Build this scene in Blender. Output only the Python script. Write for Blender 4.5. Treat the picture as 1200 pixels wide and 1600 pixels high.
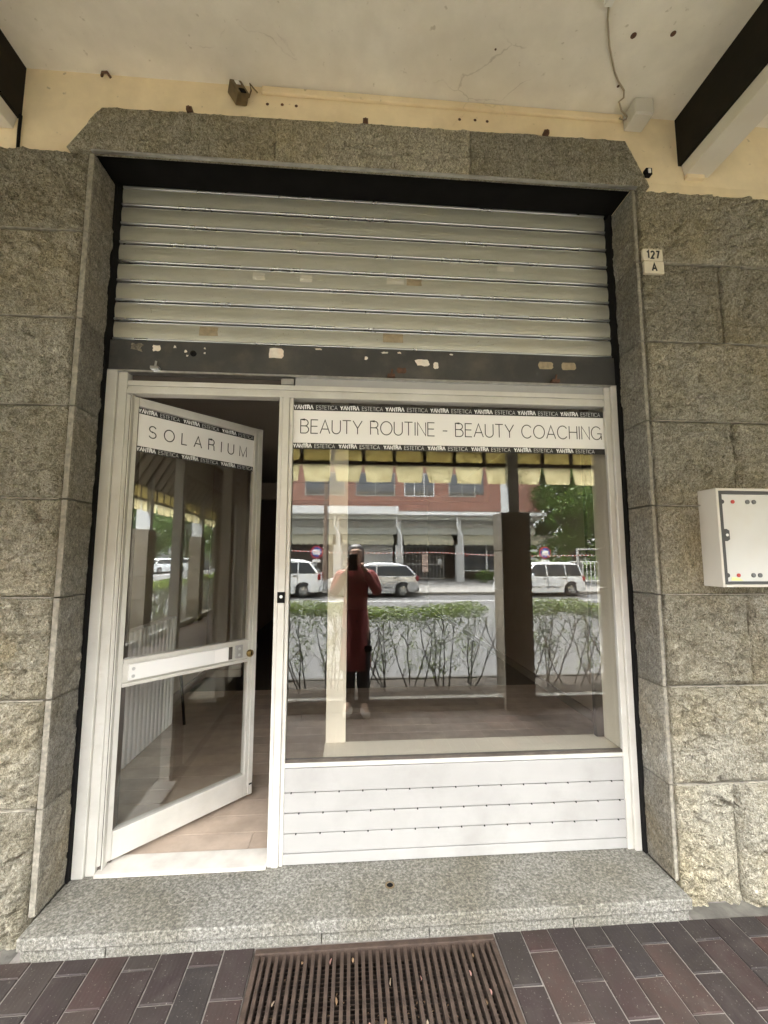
import bpy, bmesh, math, random
from mathutils import Vector, Matrix, noise
random.seed(7)
R = math.radians
sc = bpy.context.scene
for o in list(bpy.data.objects): bpy.data.objects.remove(o)

# ---------------------------------------------------------------- camera, sky, sun, exposure
CAMLOC = Vector((0.0, -2.0, 1.41))
YAW, PITCH, ROLL = 0.0738988, 0.1034753, 0.0017424
fw = Vector((math.sin(YAW)*math.cos(PITCH), math.cos(YAW)*math.cos(PITCH), math.sin(PITCH)))
rt = Vector((math.cos(YAW), -math.sin(YAW), 0)); up = rt.cross(fw)
r2 = rt*math.cos(ROLL)+up*math.sin(ROLL); u2 = up*math.cos(ROLL)-rt*math.sin(ROLL)
cam_d = bpy.data.cameras.new('camera'); cam = bpy.data.objects.new('camera', cam_d); sc.collection.objects.link(cam)
cam.matrix_world = Matrix(((r2.x,u2.x,-fw.x,CAMLOC.x),(r2.y,u2.y,-fw.y,CAMLOC.y),(r2.z,u2.z,-fw.z,CAMLOC.z),(0,0,0,1)))
cam_d.sensor_fit = 'VERTICAL'; cam_d.sensor_height = 36; cam_d.sensor_width = 27
cam_d.lens = 36*669.18/1600; cam_d.clip_start = 0.004; cam_d.clip_end = 600
sc.camera = cam
SUN_EL, SUN_AZ = 66, 205           # azimuth from +y towards +x
world = bpy.data.worlds.new('World'); sc.world = world; world.use_nodes = True
wn = world.node_tree.nodes; wl = world.node_tree.links
sky = wn.new('ShaderNodeTexSky'); sky.sky_type = 'NISHITA'; sky.sun_disc = False
sky.sun_elevation = R(SUN_EL); sky.sun_rotation = R(SUN_AZ); sky.air_density = 1.0; sky.dust_density = 4.0; sky.ozone_density = 1.0
bg = wn['Background']; bg.inputs['Strength'].default_value = 0.13
hsv = wn.new('ShaderNodeHueSaturation'); hsv.inputs['Saturation'].default_value = .12
wl.new(sky.outputs[0], hsv.inputs['Color']); wl.new(hsv.outputs[0], bg.inputs[0])
sun_d = bpy.data.lights.new('sun', 'SUN'); sun_d.energy = 0.8; sun_d.angle = R(20); sun_d.color = (1, .95, .87)
sun = bpy.data.objects.new('sun', sun_d); sc.collection.objects.link(sun)
sd = Vector((math.sin(R(SUN_AZ))*math.cos(R(SUN_EL)), math.cos(R(SUN_AZ))*math.cos(R(SUN_EL)), math.sin(R(SUN_EL))))
sun.rotation_euler = sd.to_track_quat('Z', 'Y').to_euler(); sun.location = (0, 20, 30)
sc.view_settings.view_transform = 'Standard'; sc.view_settings.look = 'None'
sc.view_settings.exposure = 4.6; sc.view_settings.gamma = 1; sc.view_settings.use_curve_mapping = False
sc.render.engine = 'CYCLES'
sc.cycles.max_bounces = 10; sc.cycles.diffuse_bounces = 5; sc.cycles.glossy_bounces = 5
sc.cycles.transparent_max_bounces = 16; sc.cycles.transmission_bounces = 6
sc.cycles.use_adaptive_sampling = False; sc.cycles.use_denoising = True; sc.cycles.denoising_input_passes = 'RGB_ALBEDO_NORMAL'; sc.cycles.denoising_prefilter = 'ACCURATE'; sc.cycles.caustics_reflective = False; sc.cycles.caustics_refractive = False

# ---------------------------------------------------------------- helpers
WL = {}
def link(o): sc.collection.objects.link(o); return o
def tag(o, label, cat, group=None):
    o['label'] = label; o['category'] = cat
    if group: o['group'] = group
    return o
def thing(name, loc, label, cat, group=None, rz=0):
    o = link(bpy.data.objects.new(name, None)); o.location = loc; o.rotation_euler = (0, 0, rz); o.empty_display_size = .1
    WL[o] = Vector(loc); return tag(o, label, cat, group)
def struct(o, kind='structure'): o['kind'] = kind; return o

class MB:
    def __init__(s): s.v = []; s.f = []
    def add(s, vs, fs):
        b = len(s.v); s.v += [tuple(v) for v in vs]; s.f += [tuple(b+i for i in f) for f in fs]; return s
    def box(s, x0, x1, y0, y1, z0, z1):
        return s.add([(x0,y0,z0),(x1,y0,z0),(x1,y1,z0),(x0,y1,z0),(x0,y0,z1),(x1,y0,z1),(x1,y1,z1),(x0,y1,z1)],
                     [(0,3,2,1),(4,5,6,7),(0,1,5,4),(1,2,6,5),(2,3,7,6),(3,0,4,7)])
    def quad(s, a, b, c, d): return s.add([a,b,c,d], [(0,1,2,3)])
    def prism(s, poly, a0, a1, axis='y'):
        n = len(poly)
        def m(p, a): return (p[0],a,p[1]) if axis == 'y' else ((a,p[0],p[1]) if axis == 'x' else (p[0],p[1],a))
        vs = [m(p,a0) for p in poly]+[m(p,a1) for p in poly]
        return s.add(vs, [tuple(range(n))[::-1], tuple(range(n,2*n))]+[(i,(i+1)%n,n+(i+1)%n,n+i) for i in range(n)])
    def tube(s, pts, rad, n=6, cap=True):
        pts = [Vector(p) for p in pts]; rr = rad if isinstance(rad,(list,tuple)) else [rad]*len(pts)
        vs = []; fs = []
        ref = Vector((0.13,0.31,1)).normalized()
        for i,p in enumerate(pts):
            t = (pts[min(i+1,len(pts)-1)]-pts[max(i-1,0)]).normalized()
            a = t.cross(ref)
            if a.length < 1e-3: a = t.cross(Vector((1,0,0)))
            a.normalize(); b = t.cross(a)
            for k in range(n):
                an = 2*math.pi*k/n; vs.append(p+(a*math.cos(an)+b*math.sin(an))*rr[i])
        for i in range(len(pts)-1):
            for k in range(n): fs.append((i*n+k, i*n+(k+1)%n, (i+1)*n+(k+1)%n, (i+1)*n+k))
        if cap: fs += [tuple(range(n))[::-1], tuple((len(pts)-1)*n+k for k in range(n))]
        return s.add(vs, fs)
    def cyl(s, c, axis, r, h, n=16):
        c = Vector(c); ax = Vector(axis).normalized(); return s.tube([c-ax*h/2, c+ax*h/2], r, n)
    def lathe(s, prof, c=(0,0,0), axis='z', n=24):
        vs=[]; fs=[]; c=Vector(c)
        for (r_,h) in prof:
            for k in range(n):
                a=2*math.pi*k/n; x,y=r_*math.cos(a),r_*math.sin(a)
                vs.append(c+(Vector((x,y,h)) if axis=='z' else (Vector((x,h,y)) if axis=='y' else Vector((h,x,y)))))
        for i in range(len(prof)-1):
            for k in range(n): fs.append((i*n+k,i*n+(k+1)%n,(i+1)*n+(k+1)%n,(i+1)*n+k))
        return s.add(vs,fs)
    def mesh(s, name, mat, off=None, smooth=False, fix=True):
        me = bpy.data.meshes.new(name)
        vs = s.v if off is None else [(v[0]-off[0],v[1]-off[1],v[2]-off[2]) for v in s.v]
        me.from_pydata(vs, [], s.f); me.materials.append(mat)
        if fix:
            bm = bmesh.new(); bm.from_mesh(me); bmesh.ops.recalc_face_normals(bm, faces=bm.faces); bm.to_mesh(me); bm.free()
        if smooth: me.polygons.foreach_set('use_smooth', [True]*len(me.polygons))
        me.update(); return me

def bevel(o, w, seg=2):
    m = o.modifiers.new('bevel','BEVEL'); m.width = w; m.segments = seg; m.limit_method = 'ANGLE'; m.angle_limit = R(35); return o
def part(name, mb, mat, parent, bev=0, smooth=False, local=False, fix=True, seg=2):
    off = None if local else WL.get(parent, Vector((0,0,0)))
    o = link(bpy.data.objects.new(name, mb.mesh(name, mat, off, smooth, fix))); o.parent = parent
    WL[o] = Vector((0,0,0)) if local else off
    if bev: bevel(o, bev, seg)
    return o
def solo(name, mb, mat, label=None, cat=None, group=None, kind=None, bev=0, smooth=False, org=None, fix=True):
    org = Vector(org) if org is not None else Vector((0,0,0))
    o = link(bpy.data.objects.new(name, mb.mesh(name, mat, org, smooth, fix))); o.location = org; WL[o] = org
    if label: tag(o, label, cat, group)
    if kind: o['kind'] = kind
    if bev: bevel(o, bev)
    return o
def kids(o): return [c for c in bpy.data.objects if c.parent == o]
def copy_tree(o, parent=None, table=None):
    if table is None:
        table = {}
        for c in bpy.data.objects:
            if c.parent: table.setdefault(c.parent, []).append(c)
    c = link(o.copy()); c.parent = parent if parent else o.parent
    for k in table.get(o, []): copy_tree(k, c, table)
    return c
def instance(name, me, parent, loc, rot=(0,0,0), scale=(1,1,1)):
    o = link(bpy.data.objects.new(name, me)); o.parent = parent; o.location = loc; o.rotation_euler = rot; o.scale = scale; return o

# ---------------------------------------------------------------- materials
class NT:
    def __init__(s, name):
        s.m = bpy.data.materials.new(name); s.m.use_nodes = True; s.t = s.m.node_tree; s.n = s.t.nodes; s.n.clear()
        s.out = s.n.new('ShaderNodeOutputMaterial')
    def new(s, t, **kw):
        n = s.n.new(t)
        for k,v in kw.items():
            if k in n.inputs: n.inputs[k].default_value = v
            else: setattr(n, k, v)
        return n
    def l(s, a, b): s.t.links.new(a, b)
    def coords(s, kind='Object', scale=(1,1,1)):
        c = s.new('ShaderNodeTexCoord'); m = s.new('ShaderNodeMapping'); m.inputs['Scale'].default_value = scale
        s.l(c.outputs[kind], m.inputs['Vector']); return m.outputs[0]
    def noise(s, vec, scale, detail=3, rough=.55, dist=0):
        n = s.new('ShaderNodeTexNoise'); n.inputs['Scale'].default_value = scale; n.inputs['Detail'].default_value = detail
        n.inputs['Roughness'].default_value = rough; n.inputs['Distortion'].default_value = dist
        if vec: s.l(vec, n.inputs['Vector'])
        return n.outputs['Fac']
    def ramp(s, fac, stops):
        r_ = s.new('ShaderNodeValToRGB'); e = r_.color_ramp.elements
        e[0].position, e[0].color = stops[0][0], c4(stops[0][1]); e[1].position, e[1].color = stops[-1][0], c4(stops[-1][1])
        for p,c in stops[1:-1]:
            k = e.new(p); k.color = c4(c)
        s.l(fac, r_.inputs[0]); return r_.outputs[0]
    def mix(s, fac, a, b, mode='MIX'):
        m = s.new('ShaderNodeMix', data_type='RGBA', blend_type=mode)
        for v,i in ((fac,0),(a,6),(b,7)):
            if isinstance(v,(int,float)): m.inputs[i].default_value = v
            elif isinstance(v,tuple): m.inputs[i].default_value = c4(v)
            else: s.l(v, m.inputs[i])
        return m.outputs[2]
    def math(s, op, a, b=0.0, clamp=False):
        m = s.new('ShaderNodeMath', operation=op, use_clamp=clamp)
        for v,i in ((a,0),(b,1)):
            if isinstance(v,(int,float)): m.inputs[i].default_value = v
            else: s.l(v, m.inputs[i])
        return m.outputs[0]
    def bsdf(s, col, rough=.6, metal=0, spec=.5, bump=None, bstr=.3, bdist=.01):
        b = s.new('ShaderNodeBsdfPrincipled')
        for v,k in ((col,'Base Color'),(rough,'Roughness'),(metal,'Metallic'),(spec,'Specular IOR Level')):
            if isinstance(v,tuple): b.inputs[k].default_value = c4(v)
            elif isinstance(v,(int,float)): b.inputs[k].default_value = v
            else: s.l(v, b.inputs[k])
        if bump is not None:
            bn = s.new('ShaderNodeBump'); bn.inputs['Strength'].default_value = bstr; bn.inputs['Distance'].default_value = bdist
            s.l(bump, bn.inputs['Height']); s.l(bn.outputs[0], b.inputs['Normal'])
        s.l(b.outputs[0], s.out.inputs[0]); return b
def c4(c): return (*c, 1) if len(c) == 3 else c

def simple(name, col, rough=.5, metal=0, var=.12, scale=8, bscale=0, bstr=.15, spec=.5, dirt=None, dscale=2.5, damt=.5, rand=0):
    t = NT(name); v = t.coords()
    n = t.noise(v, scale, 4)
    lo = tuple(c*(1-var) for c in col); hi = tuple(min(1,c*(1+var)) for c in col)
    c = t.ramp(n, [(.3,lo),(.7,hi)])
    if dirt:
        d = t.noise(v, dscale, 6, .65)
        f = t.ramp(d, [(.48,(0,0,0)),(.75,(damt,)*3)])
        c = t.mix(f, c, dirt)
    if rand:
        oi = t.new('ShaderNodeObjectInfo'); hs = t.new('ShaderNodeHueSaturation')
        t.l(t.math('ADD', t.math('MULTIPLY', oi.outputs['Random'], rand*2), 1-rand), hs.inputs['Value']); t.l(c, hs.inputs['Color']); c = hs.outputs[0]
    bu = t.noise(v, bscale, 4) if bscale else None
    rr = t.math('ADD', t.math('MULTIPLY', n, .2), rough-.1)
    t.bsdf(c, rr, metal, spec, bu, bstr, .005); return t.m

def stone_mat(name, base, fleck, dark, warm, bstr=.9):
    t = NT(name); v = t.coords()
    oi = t.new('ShaderNodeObjectInfo')
    big = t.noise(v, 2.4, 6, .6); mid = t.noise(v, 26, 5, .7, .6); lump = t.noise(t.coords('Object',(1,1,1.5)), 11, 4, .6, .8); fine = t.noise(v, 240, 3, .8)
    grit = t.noise(t.coords('Object',(1,1,.6)), 125, 5, .82, .8); streak = t.noise(t.coords('Object',(1,1,.55)), 85, 4, .75, 1.4)
    c = t.ramp(grit, [(.34,dark),(.49,base),(.63,fleck)])
    c = t.mix(t.ramp(fine, [(.50,(0,0,0)),(.68,(.8,)*3)]), c, fleck)
    c = t.mix(t.ramp(streak, [(.55,(0,0,0)),(.68,(.85,)*3)]), c, dark)
    c = t.mix(t.ramp(big, [(.40,(0,0,0)),(.70,(.9,)*3)]), c, warm, 'MULTIPLY')
    c = t.mix(t.ramp(mid, [(.34,(.38,)*3),(.50,(0,0,0))]), c, dark, 'MIX')
    c = t.mix(t.ramp(mid, [(.55,(0,0,0)),(.72,(.40,)*3)]), c, fleck, 'MIX')
    hs = t.new('ShaderNodeHueSaturation'); t.l(c, hs.inputs['Color'])
    t.l(t.math('ADD', t.math('MULTIPLY', oi.outputs['Random'], .46), .82), hs.inputs['Value'])
    h = t.math('ADD', t.math('ADD', t.math('MULTIPLY', mid, 3.0), t.math('MULTIPLY', lump, 4.0)), t.math('ADD', t.math('MULTIPLY', grit, .7), t.math('MULTIPLY', fine, .25)))
    t.bsdf(hs.outputs[0], .82, 0, .35, h, bstr, .022); return t.m

M = {}
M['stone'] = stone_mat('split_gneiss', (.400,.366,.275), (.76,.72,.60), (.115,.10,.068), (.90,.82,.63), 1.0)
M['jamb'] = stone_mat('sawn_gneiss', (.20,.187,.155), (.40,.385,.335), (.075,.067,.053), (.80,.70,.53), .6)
M['dirtymortar'] = simple('dirty_mortar', (.12,.112,.095), .95, 0, .35, 14, 70, .5, dirt=(.07,.065,.055), dscale=6, damt=.7)
M['joint'] = simple('dark_joint_mortar', (.15,.135,.105), .95, 0, .3, 30)
M['jointl'] = simple('pale_joint_mortar', (.30,.275,.22), .95, 0, .35, 40, 100, .3, dirt=(.12,.105,.08), dscale=7, damt=.9)
M['edge'] = simple('sawn_stone_edge', (.24,.22,.175), .8, 0, .4, 60, 120, .3, dirt=(.16,.14,.10), dscale=9, damt=.7)
def granite():
    t = NT('granite'); v = t.coords()
    a = t.noise(v, 88, 5, .85); b = t.noise(v, 70, 3, .7); d = t.noise(v, 3, 5, .6); e = t.noise(t.coords('Object',(1,2.5,1)), 110, 3,.7,.5)
    c = t.ramp(a, [(.36,(.055,.052,.043)),(.5,(.18,.173,.148)),(.62,(.37,.358,.315))])
    c = t.mix(t.ramp(e, [(.52,(0,0,0)),(.66,(.7,)*3)]), c, (.17,.165,.15))
    c = t.mix(t.ramp(d, [(.40,(0,0,0)),(.70,(.9,)*3)]), c, (.66,.63,.54), 'MULTIPLY')
    t.bsdf(c, .7, 0, .4, t.math('ADD', a, b), .35, .004); return t.m
M['granite'] = granite()
def plaster(name, col, stain, spots=.5):
    t = NT(name); v = t.coords()
    a = t.noise(v, 1.6, 6, .62); b = t.noise(v, 9, 5, .6); f = t.noise(v, 120, 3, .6); s_ = t.noise(v, 30, 2, .5)
    c = t.ramp(b, [(.3,tuple(x*.93 for x in col)),(.7,tuple(min(1,x*1.05) for x in col))])
    c = t.mix(t.ramp(a, [(.45,(0,0,0)),(.8,(.85,)*3)]), c, stain)
    c = t.mix(t.ramp(s_, [(.69,(0,0,0)),(.76,(spots,)*3)]), c, (.28,.22,.14))
    # fine cracks and scuffs
    vo = t.new('ShaderNodeTexVoronoi', feature='DISTANCE_TO_EDGE'); vo.inputs['Scale'].default_value = 1.7
    wv = t.new('ShaderNodeVectorMath', operation='ADD'); ns = t.new('ShaderNodeTexNoise'); ns.inputs['Scale'].default_value = 3; ns.inputs['Detail'].default_value=5
    sv = t.new('ShaderNodeVectorMath', operation='SCALE'); sv.inputs['Scale'].default_value = .35
    t.l(v, ns.inputs['Vector']); t.l(ns.outputs['Color'], sv.inputs[0]); t.l(v, wv.inputs[0]); t.l(sv.outputs[0], wv.inputs[1]); t.l(wv.outputs[0], vo.inputs['Vector'])
    cr = t.ramp(vo.outputs['Distance'], [(.0,(1,1,1)),(.006,(0,0,0))])
    cf = t.math('MULTIPLY', cr, t.ramp(a, [(.60,(0,0,0)),(.68,(.4,)*3)]))
    c = t.mix(cf, c, (.25,.2,.14))
    t.bsdf(c, .85, 0, .25, t.math('ADD', f, t.math('MULTIPLY', b, 2.0)), .12, .004); return t.m
M['plaster'] = plaster('yellow_plaster', (.84,.71,.49), (.58,.45,.28))
M['ceil'] = plaster('ceiling_plaster', (.83,.79,.71), (.64,.585,.49), .4)
M['black'] = simple('black_steel', (.008,.0075,.007), .85, 0, .3, 12, 60, .1, spec=.12)
M['beam'] = simple('dark_beam_paint', (.018,.015,.010), .85, 0, .25, 14, 90, .1, spec=.15)
M['beamw'] = simple('white_plate_paint', (.68,.64,.56), .6, 0, .06, 10, 0, dirt=(.45,.38,.28), damt=.5)
def alu():
    t = NT('cream_aluminium'); v = t.coords(); n = t.noise(v, 6, 5); br = t.noise(t.coords('Object',(60,60,2)), 6, 2)
    c = t.ramp(n, [(.3,(.53,.51,.455)),(.7,(.64,.62,.565))])
    c = t.mix(t.ramp(t.noise(v, 26, 5, .7), [(.58,(0,0,0)),(.75,(.35,)*3)]), c, (.45,.40,.32))
    t.bsdf(c, .38, .1, .5, br, .02, .002); return t.m
M['alu'] = alu()
M['alud'] = simple('dark_gasket_channel', (.09,.075,.06), .5, .2, .3, 20)  # plain dark brown of the rubber gasket and channels
M['panelw'] = simple('white_panel_aluminium', (.39,.382,.362), .42, .1, .05, 5, 0, dirt=(.27,.26,.235), dscale=3.5, damt=.5)
M['white'] = simple('white_enamel', (.80,.79,.76), .4, 0, .03, 5, 0, dirt=(.6,.57,.5), damt=.25)
def slat_mat():
    t = NT('shutter_slat_paint'); v = t.coords('Object',(1,1,1)); st = t.noise(t.coords('Object',(1,1,6)), 5, 6, .7)
    fx = t.noise(t.coords('Object',(1,1,1)), 2.2, 5, .6); sp = t.noise(v, 90, 2, .5); oi = t.new('ShaderNodeObjectInfo')
    c = t.ramp(st, [(.25,(.36,.355,.29)),(.55,(.43,.425,.355)),(.8,(.49,.48,.41))])
    c = t.mix(t.ramp(fx, [(.5,(0,0,0)),(.75,(.6,)*3)]), c, (.47,.43,.33))
    c = t.mix(t.ramp(sp, [(.70,(0,0,0)),(.76,(.7,)*3)]), c, (.23,.2,.15))
    t.bsdf(c, .42, .35, .5, t.noise(v, 40, 3), .04, .003); return t.m
M['slat'] = slat_mat()
M['bead'] = simple('worn_zinc_bead', (.50,.51,.50), .28, .85, .05, 3)
M['bar'] = simple('grey_paint_bar', (.048,.047,.044), .5, .1, .18, 7, 60, .1, dirt=(.15,.13,.10), dscale=6, damt=.5)
M['tape'] = simple('tape_residue', (.30,.24,.15), .7, 0, .25, 40)
M['paper'] = simple('torn_paper', (.72,.66,.56), .8, 0, .12, 40, dirt=(.6,.38,.25), dscale=14, damt=.7)
M['rust'] = simple('rust', (.105,.052,.03), .85, 0, .4, 50, 120, .4)
M['grate'] = simple('rusty_brown_iron', (.060,.040,.029), .72, .25, .35, 30, 140, .35)
M['pit'] = simple('pit_dirt', (.035,.028,.022), .95, 0, .5, 20, 60, .5)
def tile_mat():
    t = NT('clinker_tile'); v = t.coords(); oi = t.new('ShaderNodeObjectInfo')
    c = t.ramp(oi.outputs['Random'], [(0,(.034,.020,.019)),(.25,(.030,.026,.025)),(.5,(.046,.027,.024)),(.7,(.027,.023,.022)),(.85,(.044,.034,.029)),(1,(.055,.030,.025))])
    vv = t.new('ShaderNodeVectorMath', operation='ADD'); t.l(v, vv.inputs[0]); sc_ = t.new('ShaderNodeCombineXYZ'); t.l(t.math('MULTIPLY', oi.outputs['Random'], 40), sc_.inputs[0]); t.l(sc_.outputs[0], vv.inputs[1])
    n = t.noise(vv.outputs[0], 18, 5, .65); w = t.noise(vv.outputs[0], 60, 4, .7); g = t.noise(vv.outputs[0], 7, 3)
    c = t.mix(t.ramp(n, [(.45,(0,0,0)),(.75,(.55,)*3)]), c, (.066,.056,.047))
    c = t.mix(t.ramp(w, [(.64,(0,0,0)),(.74,(.5,)*3)]), c, (.20,.18,.155))
    wav = t.new('ShaderNodeTexWave', bands_direction='X'); wav.inputs['Scale'].default_value = 22; wav.inputs['Distortion'].default_value = 2; t.l(vv.outputs[0], wav.inputs['Vector'])
    c = t.mix(t.ramp(g, [(.45,(0,0,0)),(.7,(.6,)*3)]), c, (.030,.025,.021)); c = t.mix(t.ramp(t.noise(vv.outputs[0], 140, 2, .6), [(.66,(0,0,0)),(.72,(.6,)*3)]), c, (.24,.22,.19))
    h = t.math('ADD', t.math('MULTIPLY', wav.outputs['Fac'], .6), w)
    rr = t.ramp(n, [(.3,(.55,)*3),(.7,(.85,)*3)])
    t.bsdf(c, rr, 0, .22, h, .15, .004); return t.m
M['tile'] = tile_mat()
M['grout'] = simple('cement_grout', (.21,.19,.17), .9, 0, .2, 30, 80, .3, dirt=(.2,.18,.16), dscale=5)
M['concrete'] = simple('concrete', (.34,.33,.30), .88, 0, .15, 6, 60, .25, dirt=(.2,.19,.16), dscale=3)
M['kerb'] = simple('grey_kerb_stone', (.22,.21,.19), .85, 0, .12, 14, 70, .3)
M['soil'] = simple('dry_soil', (.036,.028,.019), .95, 0, .35, 12, 40, .8)
M['asphalt'] = simple('worn_asphalt', (.095,.095,.095), .9, 0, .15, 5, 130, .4, dirt=(.125,.122,.118), dscale=.6, damt=.6)
M['farpave'] = simple('far_pavement', (.26,.25,.235), .9, 0, .12, 2, 30, .2)
M['grass'] = simple('verge', (.07,.10,.035), .95, 0, .4, 5, 30, .5)
M['rubber'] = simple('rubber', (.018,.018,.018), .8, 0, .2, 20)
M['ink'] = simple('black_ink', (.012,.012,.012), .5, 0, .1, 10)
M['inkg'] = simple('grey_ink', (.03,.028,.026), .5, 0, .1, 10)
M['vinyl'] = simple('white_vinyl', (.86,.84,.81), .38, 0, .02, 3)
M['vinylk'] = simple('black_vinyl', (.018,.017,.018), .35, 0, .1, 3)
M['vinylt'] = simple('white_vinyl_letter', (.82,.82,.82), .4, 0, .02, 3)
M['vinylg'] = simple('pale_vinyl_letter', (.50,.50,.50), .4, 0, .02, 3)
def glass(name, r0, tint):
    t = NT(name); lw = t.new('ShaderNodeLayerWeight'); lw.inputs['Blend'].default_value = .5
    f = t.math('ADD', t.math('MULTIPLY', t.math('POWER', lw.outputs['Facing'], 5), 1-r0), r0, True)
    tr = t.new('ShaderNodeBsdfTransparent'); tr.inputs[0].default_value = c4(tint)
    gl = t.new('ShaderNodeBsdfGlossy'); gl.inputs['Roughness'].default_value = 0.0; gl.inputs[0].default_value = (.96,.98,.97,1)
    mx = t.new('ShaderNodeMixShader'); t.l(f, mx.inputs[0]); t.l(tr.outputs[0], mx.inputs[1]); t.l(gl.outputs[0], mx.inputs[2]); t.l(mx.outputs[0], t.out.inputs[0])
    return t.m
M['glass'] = glass('shop_glass', .078, (.955,.955,.94))
M['glassd'] = glass('door_glass', .095, (.955,.955,.94))
M['carglass'] = simple('car_glass', (.02,.023,.026), .08, 0, .1, 3, spec=.35)
M['winglass'] = simple('window_glass', (.05,.055,.06), .06, 0, .2, 2, spec=.8)
M['wood'] = simple('whitewashed_plank', (.46,.365,.285), .5, 0, .16, 9, 60, .08, dirt=(.33,.25,.185), dscale=5, damt=.7, rand=.12)
M['innerwall'] = simple('inner_wall_paint', (.34,.275,.22), .8, 0, .06, 3, dirt=(.28,.22,.17), damt=.4)
M['innerwhite'] = simple('inner_white_paint', (.66,.605,.50), .6, 0, .04, 3)
M['innerceil'] = simple('inner_ceiling_paint', (.36,.34,.31), .85, 0, .05, 2)
M['innerdark'] = simple('dark_brown_panel', (.055,.042,.032), .7, 0, .2, 4)
M['marble'] = simple('marble_threshold', (.62,.58,.52), .4, 0, .12, 14)
M['rad'] = simple('radiator_enamel', (.88,.87,.85), .35, 0, .02, 4)
M['brass'] = simple('old_brass', (.30,.21,.08), .35, .9, .3, 40)
M['steel'] = simple('steel', (.55,.55,.54), .35, .9, .15, 30)
M['plastic'] = simple('grey_white_plastic', (.60,.57,.51), .45, 0, .03, 5, dirt=(.5,.45,.38), damt=.3)
M['boxin'] = simple('box_back_plate', (.62,.625,.60), .5, 0, .04, 3, dirt=(.56,.52,.42), damt=.5)
M['gasket'] = simple('dark_gasket', (.06,.062,.062), .6, 0, .1, 10)
M['red'] = simple('red_cap', (.45,.05,.04), .5, 0, .1, 10)
M['grey'] = simple('grey_cap', (.12,.125,.13), .5, 0, .1, 10)
M['yellow'] = simple('yellow_sticker', (.75,.74,.35), .5, 0, .1, 10)
M['cable'] = simple('painted_cable', (.40,.34,.25), .6, 0, .1, 10)
M['lampbox'] = simple('tarnished_metal', (.16,.115,.06), .55, .5, .3, 25, 60, .2)
M['pillar'] = stone_mat('pillar_stone', (.20,.175,.14), (.30,.27,.22), (.10,.085,.065), (.85,.76,.6), .4)
M['pillarw'] = simple('pillar_paint', (.58,.60,.61), .7, 0, .06, 4)
M['frame_dark'] = simple('awning_iron', (.022,.019,.015), .6, .2, .2, 10)
def flap():
    t = NT('yellowed_awning_sheet'); v = t.coords(); oi = t.new('ShaderNodeObjectInfo')
    vv = t.new('ShaderNodeVectorMath', operation='ADD'); s_ = t.new('ShaderNodeCombineXYZ'); t.l(t.math('MULTIPLY', oi.outputs['Random'], 50), s_.inputs[0]); t.l(v, vv.inputs[0]); t.l(s_.outputs[0], vv.inputs[1])
    a = t.noise(vv.outputs[0], 9, 6, .65); b = t.noise(vv.outputs[0], 4, 3, .6, .8)
    c = t.ramp(a, [(.3,(.38,.32,.16)),(.55,(.58,.51,.29)),(.75,(.68,.61,.38))])
    c = t.mix(t.ramp(b, [(.56,(0,0,0)),(.75,(.6,)*3)]), c, (.24,.20,.10))
    d = t.new('ShaderNodeBsdfDiffuse'); tl = t.new('ShaderNodeBsdfTranslucent'); t.l(c, d.inputs[0]); t.l(c, tl.inputs[0])
    mx = t.new('ShaderNodeMixShader'); mx.inputs[0].default_value = .8; t.l(d.outputs[0], mx.inputs[1]); t.l(tl.outputs[0], mx.inputs[2]); t.l(mx.outputs[0], t.out.inputs[0]); return t.m
M['flap'] = flap()
def leafm(name, lo, hi):
    t = NT(name); oi = t.new('ShaderNodeObjectInfo'); v = t.coords(); g = t.new('ShaderNodeNewGeometry')
    f = t.math('ADD', t.math('MULTIPLY', g.outputs['Random Per Island'], .75), t.math('MULTIPLY', oi.outputs['Random'], .25))
    c = t.ramp(f, [(.1,lo),(.9,hi)])
    d = t.new('ShaderNodeBsdfPrincipled'); d.inputs['Roughness'].default_value = .45; t.l(c, d.inputs['Base Color'])
    tl = t.new('ShaderNodeBsdfTranslucent'); t.l(c, tl.inputs[0])
    mx = t.new('ShaderNodeMixShader'); mx.inputs[0].default_value = .35; t.l(d.outputs[0], mx.inputs[1]); t.l(tl.outputs[0], mx.inputs[2]); t.l(mx.outputs[0], t.out.inputs[0]); return t.m
M['leaf'] = leafm('hedge_leaf', (.075,.115,.022), (.21,.27,.055))
M['tree'] = leafm('tree_leaf', (.045,.09,.018), (.15,.24,.05))
M['bark'] = simple('bark', (.07,.055,.042), .9, 0, .3, 20, 60, .5)
M['deadleaf'] = simple('dead_leaf', (.34,.22,.12), .8, 0, .4, 30, rand=.4)
def brick():
    t = NT('red_brick'); b = t.new('ShaderNodeTexBrick'); t.l(t.coords('Object'), b.inputs['Vector'])
    mp = t.n[-1] if False else None
    c = t.new('ShaderNodeTexCoord'); sx = t.new('ShaderNodeSeparateXYZ'); cb = t.new('ShaderNodeCombineXYZ'); t.l(c.outputs['Object'], sx.inputs[0]); t.l(sx.outputs[0], cb.inputs[0]); t.l(sx.outputs[2], cb.inputs[1]); t.l(cb.outputs[0], b.inputs['Vector'])
    b.inputs['Scale'].default_value = 1; b.inputs['Brick Width'].default_value = .26; b.inputs['Row Height'].default_value = .075; b.inputs['Mortar Size'].default_value = .008
    b.inputs['Color1'].default_value = (.36,.165,.12,1); b.inputs['Color2'].default_value = (.30,.135,.10,1); b.inputs['Mortar'].default_value = (.30,.24,.2,1)
    n = t.noise(t.coords(), .8, 5); cc = t.mix(t.ramp(n, [(.4,(0,0,0)),(.7,(.4,)*3)]), b.outputs['Color'], (.20,.08,.06)); t.bsdf(cc, .85); return t.m
M['brick'] = brick()
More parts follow.
